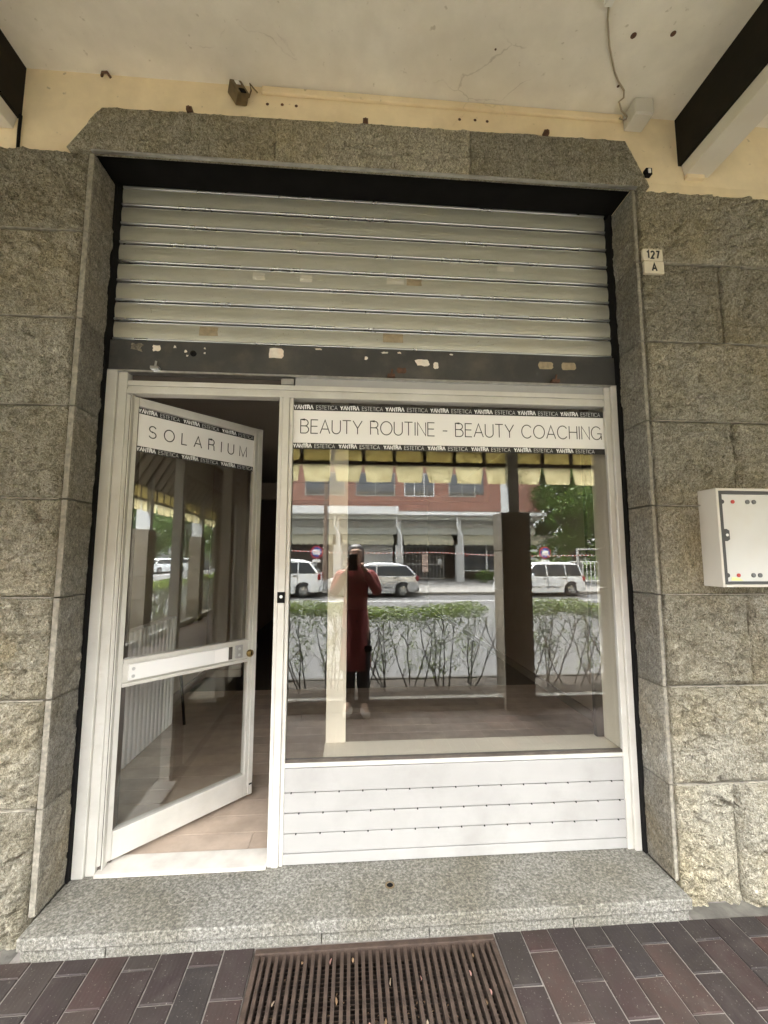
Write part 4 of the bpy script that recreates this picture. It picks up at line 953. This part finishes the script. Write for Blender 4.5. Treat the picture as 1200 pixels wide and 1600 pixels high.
    for cx in (fx,rx):
        for s_ in (-1,1):
            c = (cx, s_*(hw-.10), wr)
            w_ = part('wheel', MB().lathe([(.17,-.09),(wr-.02,-.09),(wr,-.06),(wr,.06),(wr-.02,.09),(.17,.09)],c,'y',28), M['rubber'], t, local=True, smooth=True)
            part('rim', MB().lathe([(.195,.075*s_),(.185,.095*s_),(.17,.07*s_),(.05,.085*s_),(0,.09*s_)],c,'y',24), M['steel'], w_, local=True)
            sp = MB()
            for a in range(0,360,60): sp.prism([(c[0]+.07*math.cos(R(a)),c[2]+.07*math.sin(R(a))),(c[0]+.15*math.cos(R(a-13)),c[2]+.15*math.sin(R(a-13))),(c[0]+.15*math.cos(R(a+13)),c[2]+.15*math.sin(R(a+13)))],c[1]+s_*.086,c[1]+s_*.092,'y')
            part('spoke_gap', sp, M['trim'], w_, local=True)
    for s_ in (-1,1):
        ty = (.60*H,.44*H) if kind == 'van' else (.62*H,.46*H)
        part('tail_lamp', MB().box(L/2-.13,L/2-.012,min(s_*(hw-.14),s_*(hw-.012)),max(s_*(hw-.14),s_*(hw-.012)),ty[1],ty[0]), M['lampred'], t, bev=.03, local=True)
        part('headlight', MB().box(-L/2+.03,-L/2+.22,min(s_*(hw-.30),s_*(hw-.035)),max(s_*(hw-.30),s_*(hw-.035)),hood-.17,hood-.05), M['lampw'], t, bev=.03, local=True)
        part('mirror', MB().box(-L/2+.33*L,-L/2+.33*L+.10,min(s_*(hw-.03),s_*(hw+.13)),max(s_*(hw-.03),s_*(hw+.13)),belt+.01,belt+.13), M['trim'] if paint == M['carsilver'] else paint, t, bev=.03, local=True)
        for xx_ in (c1-.14,c2-.12): part('door_handle', MB().box(xx_-.08,xx_+.08,min(s_*(hw-.04),s_*(hw+.012)),max(s_*(hw-.04),s_*(hw+.012)),belt-.10,belt-.07), M['trim'], t, local=True)
        part('side_trim', MB().box(-L/2+.30*L,L/2-.30*L,min(s_*(hw-.03),s_*(hw+.008)),max(s_*(hw-.03),s_*(hw+.008)),.40,.435), M['trim'], t, local=True)
        for xx_ in (c1,c2 if kind != 'van' else c2,-L/2+.315*L): part('door_seam', MB().box(xx_-.004,xx_+.004,min(s_*(hw-.03),s_*(hw+.001)),max(s_*(hw-.03),s_*(hw+.001)),.26,belt-.02), M['trim'], t, local=True)
    part('bumper', MB().box(L/2-.11,L/2+.02,-hw+.10,hw-.10,.24,.40).box(-L/2-.02,-L/2+.10,-hw+.10,hw-.10,.22,.38), M['trim'] if paint != M['carwhite'] else paint, t, bev=.03, local=True)
    part('underbody', MB().box(-L/2+.3,L/2-.3,-hw+.12,hw-.12,.15,.5), M['trim'], t, local=True)
    return t
make_car('parked_car','silver five door hatchback mirrored in the middle of the display window',M['carsilver'],3.85,1.66,1.45,'hatch',2.83,-17.0+.15)
make_car('parked_car','white small people carrier mirrored at the left edge of the display window',M['carwhite'],4.05,1.75,1.60,'mpv',-1.28,-17.0+.15)
make_car('parked_car','white boxy city car mirrored at the right of the display window',M['carwhite'],3.65,1.62,1.48,'van',10.15,-17.0+.15)
far = ((40,-17.2,'carwhite','hatch','white car parked furthest left in the door reflection'),(43.5,-16.4,'carwhite','mpv','white car parked between the mirrored pillars in the door glass'),(51,-17.2,'carwhite','hatch','white car parked behind the right mirrored pillar in the door glass'),(54.5,-16.6,'cargrey','hatch','dark grey car parked beside the white one in the door reflection'))
for i,(x,y,pt,kd,lab) in enumerate(far):
    make_car('parked_car',lab,M[pt],4.0,1.7,1.5,kd,x,y,R(200+i*9),'cars parked far along the road')

# ================================================================ OPPOSITE BUILDING
BY = -25.0
ob = thing('brick_building', (3,BY-4,RZ), 'red brick apartment house with portico across the road', 'building')
BZ = RZ+.13; FZ = 4.03; BXR = 12.3; BXL = -26
part('wall', MB().box(BXL,BXR,BY-10,BY,FZ+.30,10.5), M['brick'], ob)
part('fascia', MB().box(BXL,BXR+.25,BY-.3,BY+.35,FZ,FZ+.20), M['farwhite'], ob)
part('fascia_band', MB().box(-4.5,2.9,BY+.351,BY+.45,FZ+.05,FZ+.52), M['farwhite'], ob)
part('slab', MB().box(BXL,BXR,BY-10,BY-.05,FZ-.25,FZ+.30), M['farconc'], ob)
part('portico_back', MB().box(BXL,BXR,BY-4.6,BY-4.4,BZ,FZ-.25), M['fardark'], ob)
part('grey_beam', MB().box(BXL,BXR,BY-1.15,BY-.95,2.85,3.28), M['farconc'], ob)
part('upper_glazing', MB().box(BXL,BXR,BY-1.3,BY-1.16,3.28,3.78), M['fargrey'], ob)
for k in range(-5,4):
    x = 3.0+k*3.92
    part('pillar', MB().box(x-.24,x+.24,BY-.55,BY-.06,BZ,2.15), M['fargrey'], ob)
    part('pillar', MB().box(x-.10,x+.10,BY-.35,BY-.15,2.15,FZ), M['fargrey'], ob)
    part('downpipe', MB().tube([(x-.2,BY+.02,FZ-.02),(x-.2,BY+.02,3.35),(x+.12,BY+.05,2.75),(x+.12,BY+.05,1.6)], .045, 8), M['farwhite'], ob)
    if k < 3:
        a = part('shop_awning', MB().add([(x+.3,BY-1.0,2.83),(x+3.6,BY-1.0,2.83),(x+3.6,BY-.45,2.45),(x+.3,BY-.45,2.45),(x+.3,BY-1.0,2.80),(x+3.6,BY-1.0,2.80),(x+3.6,BY-.45,2.42),(x+.3,BY-.45,2.42)],[(0,1,2,3),(4,7,6,5),(0,4,5,1),(1,5,6,2),(2,6,7,3),(3,7,4,0)]), M['awncloth'], ob)
        v = MB()
        for q in range(9):
            xa = x+.3+q*.3667; v.add([(xa+.01,BY-.45,2.44),(xa+.355,BY-.45,2.44),(xa+.355,BY-.44,2.22),(xa+.18,BY-.44,2.12),(xa+.01,BY-.44,2.22)],[(0,1,2,3,4)])
        part('valance', v, M['awncloth'], a)
for i,x in enumerate((-10.2,-6.6,-3.0,.2,3.3,6.2)):
    for j,z in enumerate((5.25,8.4)):
        wd = 1.75 if i not in (2,3) else 2.5
        if i == 4 and j == 0: wd = 1.95
        f_ = part('window', MB().box(x,x+wd,BY-.06,BY+.03,z,z+1.5), M['farwhite'] if i == 4 else M['farconc'], ob)
        n_p = 3 if i == 4 else 2
        for q in range(n_p): part('pane', MB().box(x+.06+q*(wd-.06)/n_p,x+(q+1)*(wd-.06)/n_p,BY+.031,BY+.04,z+.06,z+1.44), M['winglass'], f_)
part('balcony_door', MB().box(7.4,8.5,BY-.05,BY+.02,5.4,7.7), M['winglass'], ob)
# gate bay and shop window bay in the portico back
gt = thing('barred_gate', (4.95,BY-2.0,BZ), 'grey barred gate with paper notices between two pillars across the road', 'gate')
bmh = MB().box(-.03,.03,-.03,.03,0,2.15).mesh('bar', M['gate'])
for k in range(12): instance('bar', bmh, gt, (-1.3+k*.235,0,.05))
part('rail', MB().box(3.6,6.3,BY-2.04,BY-1.96,BZ+.05,BZ+.15).box(3.6,6.3,BY-2.04,BY-1.96,BZ+1.0,BZ+1.1).box(3.6,6.3,BY-2.04,BY-1.96,BZ+2.2,BZ+2.3), M['gate'], gt)
for x,z,w,h_,mt in ((4.95,.98,.42,.78,'paper'),(4.95,.55,.42,.36,'paper'),(5.95,1.1,.26,.3,'farwhite')): part('notice', MB().box(x-w/2,x+w/2,BY-1.95,BY-1.93,BZ+z,BZ+z+h_), simple('notice_paper',(.80,.62,.55),.6) if mt == 'paper' else M['farwhite'], gt)
part('dark_lobby', MB().box(3.5,6.4,BY-4.3,BY-4.25,BZ,2.7), M['innerdark'], ob)
wn_ = part('shop_window', MB().box(7.2,10.6,BY-1.5,BY-1.4,BZ+.6,2.25), M['farwhite'], ob)
for a,b in ((7.28,9.0),(9.12,10.5)): part('pane', MB().box(a,b,BY-1.398,BY-1.38,BZ+.68,2.17), M['winglass'], wn_)
part('shutter_panel', MB().box(-.7,2.7,BY-1.6,BY-1.5,BZ,2.3), M['fargrey'], ob)
part('dark_shop', MB().box(-4.6,-1.2,BY-1.6,BY-1.5,BZ,2.3), M['innerdark'], ob)
for i,(x,y) in enumerate(((8.0,-23.5),(8.9,-23.3),(9.8,-23.6))):
    rnd = random.Random(i+70); t = thing('low_bush',(x,y,BZ),['low dark bush nearest the gate across the road','middle low bush before the mirrored shop window','low bush beside the brick building corner'][i],'bush','low bushes across the road')
    b = MB(); leaf_cloud(b,(0,0,.42),(.6,.45,.42),420,.07,rnd); part('foliage', b, M['tree'], t, local=True, fix=False)
    part('stem', MB().tube([(0,0,0),(.02,0,.3)],.03,6), M['bark'], t, local=True)
# signs, lamp, tape
def no_stop(x, y, lab):
    t = thing('road_sign', (x,y,RZ+.13), lab, 'sign')
    part('post', MB().cyl((0,0,1.0),(0,0,1),.03,2.0,10), M['steel'], t, local=True)
    d = part('disc', MB().cyl((0,.05,1.78),(0,1,0),.30,.02,32), M['signred'], t, local=True)
    part('blue_disc', MB().cyl((0,.063,1.78),(0,1,0),.245,.006,32), M['signblue'], d, local=True)
    part('red_bar', MB().prism([(-.19,1.93),(-.15,1.97),(.19,1.63),(.15,1.59)],.0665,.069,'y'), M['signred'], d, local=True)
    part('notice', MB().box(-.16,.17,.070,.074,1.66,1.90), M['vinyl'], d, local=True)
    part('plate', MB().box(-.20,.20,.045,.06,1.30,1.44), M['farwhite'], t, local=True)
no_stop(-1.68,-18.6,'round red and blue no stopping sign with notice above the white people carrier')
no_stop(9.6,-18.8,'round red and blue no stopping sign with notice above the boxy white city car')
lp_ = thing('lamp_post',(-1.25,-18.0,RZ+.13),'brown street lamp post mirrored beside the white post','lamp post')
part('pole', MB().tube([(0,0,0),(0,0,2),(0,0,8)],[.12,.10,.07],12), simple('brown_pole_paint',(.22,.16,.12),.6), lp_, local=True)
part('base', MB().cyl((0,0,.25),(0,0,1),.17,.5,12), M['fargrey'], lp_, local=True)
part('lamp_head', MB().box(-.15,.15,0,.9,7.95,8.1), M['fargrey'], lp_, bev=.03, local=True)
def tape():
    t = NT('red_white_tape'); c = t.coords(); w = t.new('ShaderNodeTexWave', bands_direction='X'); w.inputs['Scale'].default_value = 1.6; t.l(c, w.inputs['Vector'])
    t.bsdf(t.ramp(w.outputs['Fac'], [(.49,(.55,.06,.05)),(.51,(.9,.9,.9))]), .4); return t.m
tp = MB(); pr_ = None
for k in range(41):
    x = -4+k*.4; z = 1.72-.006*k-.10*math.sin(math.pi*((k%20)/20)); q = (x,z)
    if pr_: tp.add([(pr_[0],-18.5,pr_[1]),(q[0],-18.5,q[1]),(q[0],-18.5,q[1]+.035),(pr_[0],-18.5,pr_[1]+.035),(pr_[0],-18.503,pr_[1]),(q[0],-18.503,q[1]),(q[0],-18.503,q[1]+.035),(pr_[0],-18.503,pr_[1]+.035)],[(0,1,2,3),(7,6,5,4)])
    pr_ = q
solo('barrier_tape', tp, tape(), 'thin red and white barrier tape strung along the far pavement', 'tape')
# white fence and trees to the right of the building
fe = thing('metal_fence',(17,-22,RZ),'grey metal railing in front of the trees beside the brick building','fence')
fb = MB().box(-.02,.02,-.02,.02,0,1.35).mesh('bar', M['farwhite'])
for k in range(40): instance('bar', fb, fe, (-4.4+k*.24,0,.13))
part('rail', MB().box(12.5,22.2,-22.03,-21.97,RZ+.30,RZ+.36).box(12.5,22.2,-22.03,-21.97,RZ+1.40,RZ+1.46), M['farwhite'], fe)
part('gate_frame', MB().box(12.9,13.0,-21.9,-21.8,RZ,RZ+2.2).box(15.3,15.4,-21.9,-21.8,RZ,RZ+2.2).box(13.0,15.3,-21.9,-21.8,RZ+2.1,RZ+2.2), M['fargrey'], fe)
def tree_meshes(seed, H, cr):
    rnd = random.Random(seed); tr = MB(); lf = MB()
    top = Vector((rnd.uniform(-.3,.3),rnd.uniform(-.3,.3),H*.62)); tr.tube([(0,0,-.1),(.05,.03,H*.25),top*.7,top],[.20,.16,.11,.05],8)
    for q in range(34):
        a = rnd.uniform(0,2*math.pi); zz = H*rnd.uniform(.26,.98); u = (zz/H-.26)/.74; rr = cr*math.sin(math.pi*min(1,.12+.80*u))*rnd.uniform(.35,1.0)
        c = Vector((rr*math.cos(a),rr*math.sin(a),zz)); base = Vector((0,0,max(H*.2,zz*.62)))
        if q%2 == 0: tr.tube([base,(base+c)/2+Vector((0,0,.15)),c],[.06,.04,.015],5)
        leaf_cloud(lf, c, (cr*.36,cr*.36,cr*.29), 250, .15, rnd)
    return tr.mesh('trunk', M['bark'], smooth=True), lf.mesh('crown', M['tree'], fix=False)
tv = [tree_meshes(1,8.5,2.6), tree_meshes(2,7.5,3.0), tree_meshes(3,9.5,2.4)]
tl_ = ((14.2,-24.5,0,1,'leafy tree beside the corner of the brick building'),(17.0,-25.5,1,1.1,'broad tree behind the grey railing'),(12.9,-29,2,1,'tall tree close behind the brick building corner'),(20.5,-24,2,.95,'tall tree at the right end of the railing'),(24,-27,1,1.1,'broad tree beyond the railing'),
 (29,-21,0,.9,'tree nearest in the door reflection'),(34,-22,1,.9,'broad tree second in the row along the road'),(40,-21.5,2,.9,'tall tree third in the row along the road'),(46,-22,0,1,'tree fourth in the row along the road'),(53,-21.5,1,1,'broad tree fifth in the row along the road'),(60,-20,2,1,'tall tree sixth in the row along the road'),(68,-18,0,1.1,'tree at the far end of the row'),(62,-12,1,1.0,'broad tree standing before the end of the road'),(75,-8,2,1.2,'tallest tree closing the view down the road'),(80,-14,1,1.3,'wide tree closing the view down the road'))
for i,(x,y,k,s_,lab) in enumerate(tl_):
    t = thing('street_tree',(x,y,RZ),lab,'tree','trees across the road')
    for nm,me in (('trunk',tv[k][0]),('crown',tv[k][1])): instance(nm, me, t, (0,0,0), (0,0,i*1.3), (s_,s_,s_))
solo('distant_wood', (lambda b:(leaf_cloud(b,(40,-42,5),(55,7,8),9000,.7,random.Random(5)),leaf_cloud(b,(98,-15,6),(6,45,10),5000,.8,random.Random(6)),b)[2])(MB()), M['tree'], 'mass of far trees behind the street', 'trees', kind='stuff', fix=False)

# ================================================================ THE PERSON TAKING THE PHOTOGRAPH
def skin_mesh(verts, edges, radii, sub=2, root=0):
    me = bpy.data.meshes.new('s'); me.from_pydata(verts, edges, []); o = bpy.data.objects.new('s', me); link(o)
    m = o.modifiers.new('skin','SKIN'); m.use_smooth_shade = True; m.branch_smoothing = .4
    for i,r_ in enumerate(radii):
        d = me.skin_vertices[0].data[i]; d.radius = r_ if isinstance(r_,tuple) else (r_,r_); d.use_root = (i == root)
    s_ = o.modifiers.new('sub','SUBSURF'); s_.levels = s_.render_levels = sub
    dg = bpy.context.evaluated_depsgraph_get(); out = bpy.data.meshes.new_from_object(o.evaluated_get(dg)); bpy.data.objects.remove(o); return out
def add_skin(name, me, mat, parent=None, world=False):
    me.materials.clear(); me.materials.append(mat); me.polygons.foreach_set('use_smooth',[True]*len(me.polygons))
    o = link(bpy.data.objects.new(name, me)); o.parent = parent; return o
PX, PY = .04, -2.205
FOOT = {1: (.080, -2.045), -1: (-.058, -2.075)}       # ankle x offset and y of each foot
bv = [(PX,PY,.80),(PX,PY-.01,.98),(PX,PY,1.15),(PX,PY,1.26),(PX,PY+.005,1.34),(PX,PY+.012,1.42),(PX,PY+.015,1.50)]
br_ = [.11,(.115,.09),(.12,.09),(.10,.075),.045,(.072,.082),(.066,.078)]
be = [(k,k+1) for k in range(6)]
for s_ in (-1,1):
    b = len(bv); bv += [(PX+s_*.145,PY,1.235),(PX+s_*.215,PY+.0,1.05),(PX+s_*.125,PY+.105,1.215),(PX+s_*.062,PY+.150,1.315),(PX+s_*.048,PY+.168,1.350)]
    br_ += [.05,.040,.030,(.024,.018),(.028,.015)]; be += [(3,b),(b,b+1),(b+1,b+2),(b+2,b+3),(b+3,b+4)]
    fx_, fy_ = FOOT[s_]; b = len(bv)
    bv += [(PX+s_*.085,PY+.01,.76),(PX+fx_*.95,(PY+fy_)/2+.03,.42),(PX+fx_,fy_,.07),(PX+fx_+s_*.03,fy_+.15,.02)]
    br_ += [.078,.052,.034,(.036,.024)]; be += [(0,b),(b,b+1),(b+1,b+2),(b+2,b+3)]
pe = add_skin('person', skin_mesh(bv,be,br_), M['skin'])
tag(pe,'person in dark red coat holding up a phone, reflected in the window','person'); WL[pe] = Vector((0,0,0))
for s_ in (-1,1):
    for q in range(4):
        z = 1.395-q*.020; L = (.9,1.0,.95,.8)[q]
        me = skin_mesh([(s_*.056+.012,-2.036,z-.012),(s_*.054+.012,-2.018,z),(s_*(.054-.012*L)+.012,-2.011,z+.002),(s_*(.054-.03*L)+.012,-2.0135,z+.003)],[(0,1),(1,2),(2,3)],[.009,.0085,.0075,.0062],1)
        add_skin('finger', me, M['skin'], pe)
    me = skin_mesh([(s_*.060+.012,-2.046,1.335),(s_*.048+.012,-2.031,1.36),(s_*.026+.012,-2.029,1.375)],[(0,1),(1,2)],[.011,.0095,.008],1); add_skin('thumb', me, M['skin'], pe)
# long coat: body as one lofted shell with folds, sleeves of its own cloth
rings = [(1.325,.060,.058,.004),(1.285,.105,.078,.0),(1.245,.160,.098,.0),(1.14,.158,.112,.0),(1.02,.146,.112,.0),(.90,.148,.116,.0),(.76,.160,.124,.005),(.60,.172,.142,.028),(.46,.180,.150,.048),(.36,.184,.154,.058)]
cm = MB(); nseg = 36; cvs = []
for (z,rx_,ry_,dy) in rings:
    for k in range(nseg):
        a = 2*math.pi*k/nseg; fo = 1+(.035*math.sin(a*9+z*5)+.02*math.sin(a*5-z*9))*max(0,(1.15-z))
        cvs.append((PX+rx_*(.80 if z < 1.2 else .94)*math.cos(a)*fo, PY+dy+ry_*math.sin(a)*fo, z))
cm.add(cvs,[(r_*nseg+k,r_*nseg+(k+1)%nseg,(r_+1)*nseg+(k+1)%nseg,(r_+1)*nseg+k) for r_ in range(len(rings)-1) for k in range(nseg)])
ct = part('coat', cm, M['coat'], pe, smooth=True, local=True); so = ct.modifiers.new('thick','SOLIDIFY'); so.thickness = .006
for s_ in (-1,1):
    me = skin_mesh([(PX+s_*.10,PY,1.250),(PX+s_*.160,PY,1.222),(PX+s_*.190,PY,1.135),(PX+s_*.217,PY+.002,1.050),(PX+s_*.165,PY+.06,1.140),(PX+s_*.120,PY+.108,1.220),(PX+s_*.085,PY+.132,1.275)],[(k,k+1) for k in range(6)],[.060,.064,.058,.055,.050,.044,.042],2)
    add_skin('sleeve', me, M['coat'], pe)
part('collar', MB().lathe([(.062,1.30),(.075,1.335),(.070,1.352),(.060,1.33)],(PX,PY+.003,0),'z',24), M['coat'], pe, smooth=True, local=True)
for z in (1.16,1.04,.92,.80): part('button', MB().cyl((PX+.012,PY+.118+(.012 if z < .95 else 0),z),(0,1,0),.011,.010,12), M['trim'], pe, local=True)
tv_ = [(PX,PY+.01,.76)]; tr_ = [.10]; te = []
for s_ in (-1,1):
    fx_, fy_ = FOOT[s_]; b = len(tv_)
    tv_ += [(PX+s_*.075,PY+.02,.66),(PX+fx_*.95,(PY+fy_)/2+.03,.42),(PX+fx_,fy_,.09),(PX+fx_,fy_+.005,.045)]; tr_ += [.085,.068,.056,.054]; te += [(0,b),(b,b+1),(b+1,b+2),(b+2,b+3)]
add_skin('trousers', skin_mesh(tv_,te,tr_), M['trouser'], pe)
for s_ in (-1,1):
    fx_, fy_ = FOOT[s_]; zf = gz(-2.0)
    me = skin_mesh([(PX+fx_,fy_-.012,zf+.048),(PX+fx_+s_*.003,fy_+.05,zf+.046),(PX+fx_+s_*.016,fy_+.115,zf+.040),(PX+fx_+s_*.028,fy_+.170,zf+.034)],[(0,1),(1,2),(2,3)],[(.040,.045),(.041,.046),(.044,.040),(.036,.030)])
    add_skin('shoe', me, M['shoe'], pe)
hm_ = skin_mesh([(PX,PY-.045,1.29),(PX,PY-.035,1.38),(PX,PY-.025,1.46),(PX,PY+.0,1.535)],[(0,1),(1,2),(2,3)],[(.082,.045),(.092,.066),(.086,.078),(.070,.078)])
add_skin('hair', hm_, M['hair'], pe)
for s_ in (-1,1): part('eye', MB().lathe([(0,-.007),(.005,-.005),(.007,0),(.005,.005),(0,.007)],(PX+s_*.026,PY+.090,1.455),'y',12), M['trim'], pe, local=True)
part('nose', MB().prism([(PX-.012,1.425),(PX+.012,1.425),(PX+.006,1.455),(PX-.006,1.455)],PY+.07,PY+.112,'y'), M['skin'], pe, bev=.005, local=True)
part('mouth', MB().box(PX-.02,PX+.02,PY+.080,PY+.097,1.392,1.400), M['red'], pe, bev=.003, local=True)
part('pocket_badge', MB().box(.125,.195,PY+.125,PY+.150,.52,.575), M['black'], pe, bev=.004, local=True)
ph = thing('phone',(0,-2.012,1.37),'black phone held upright in front of the face','phone')
part('case', MB().box(-.028,.052,-2.0185,-2.0085,1.275,1.432), M['phone'], ph, bev=.003)
part('lens', MB().cyl((-.0,-2.0075,1.41),(0,1,0),.009,.002,16).cyl((.022,-2.0075,1.41),(0,1,0),.009,.002,16), M['gasket'], ph)
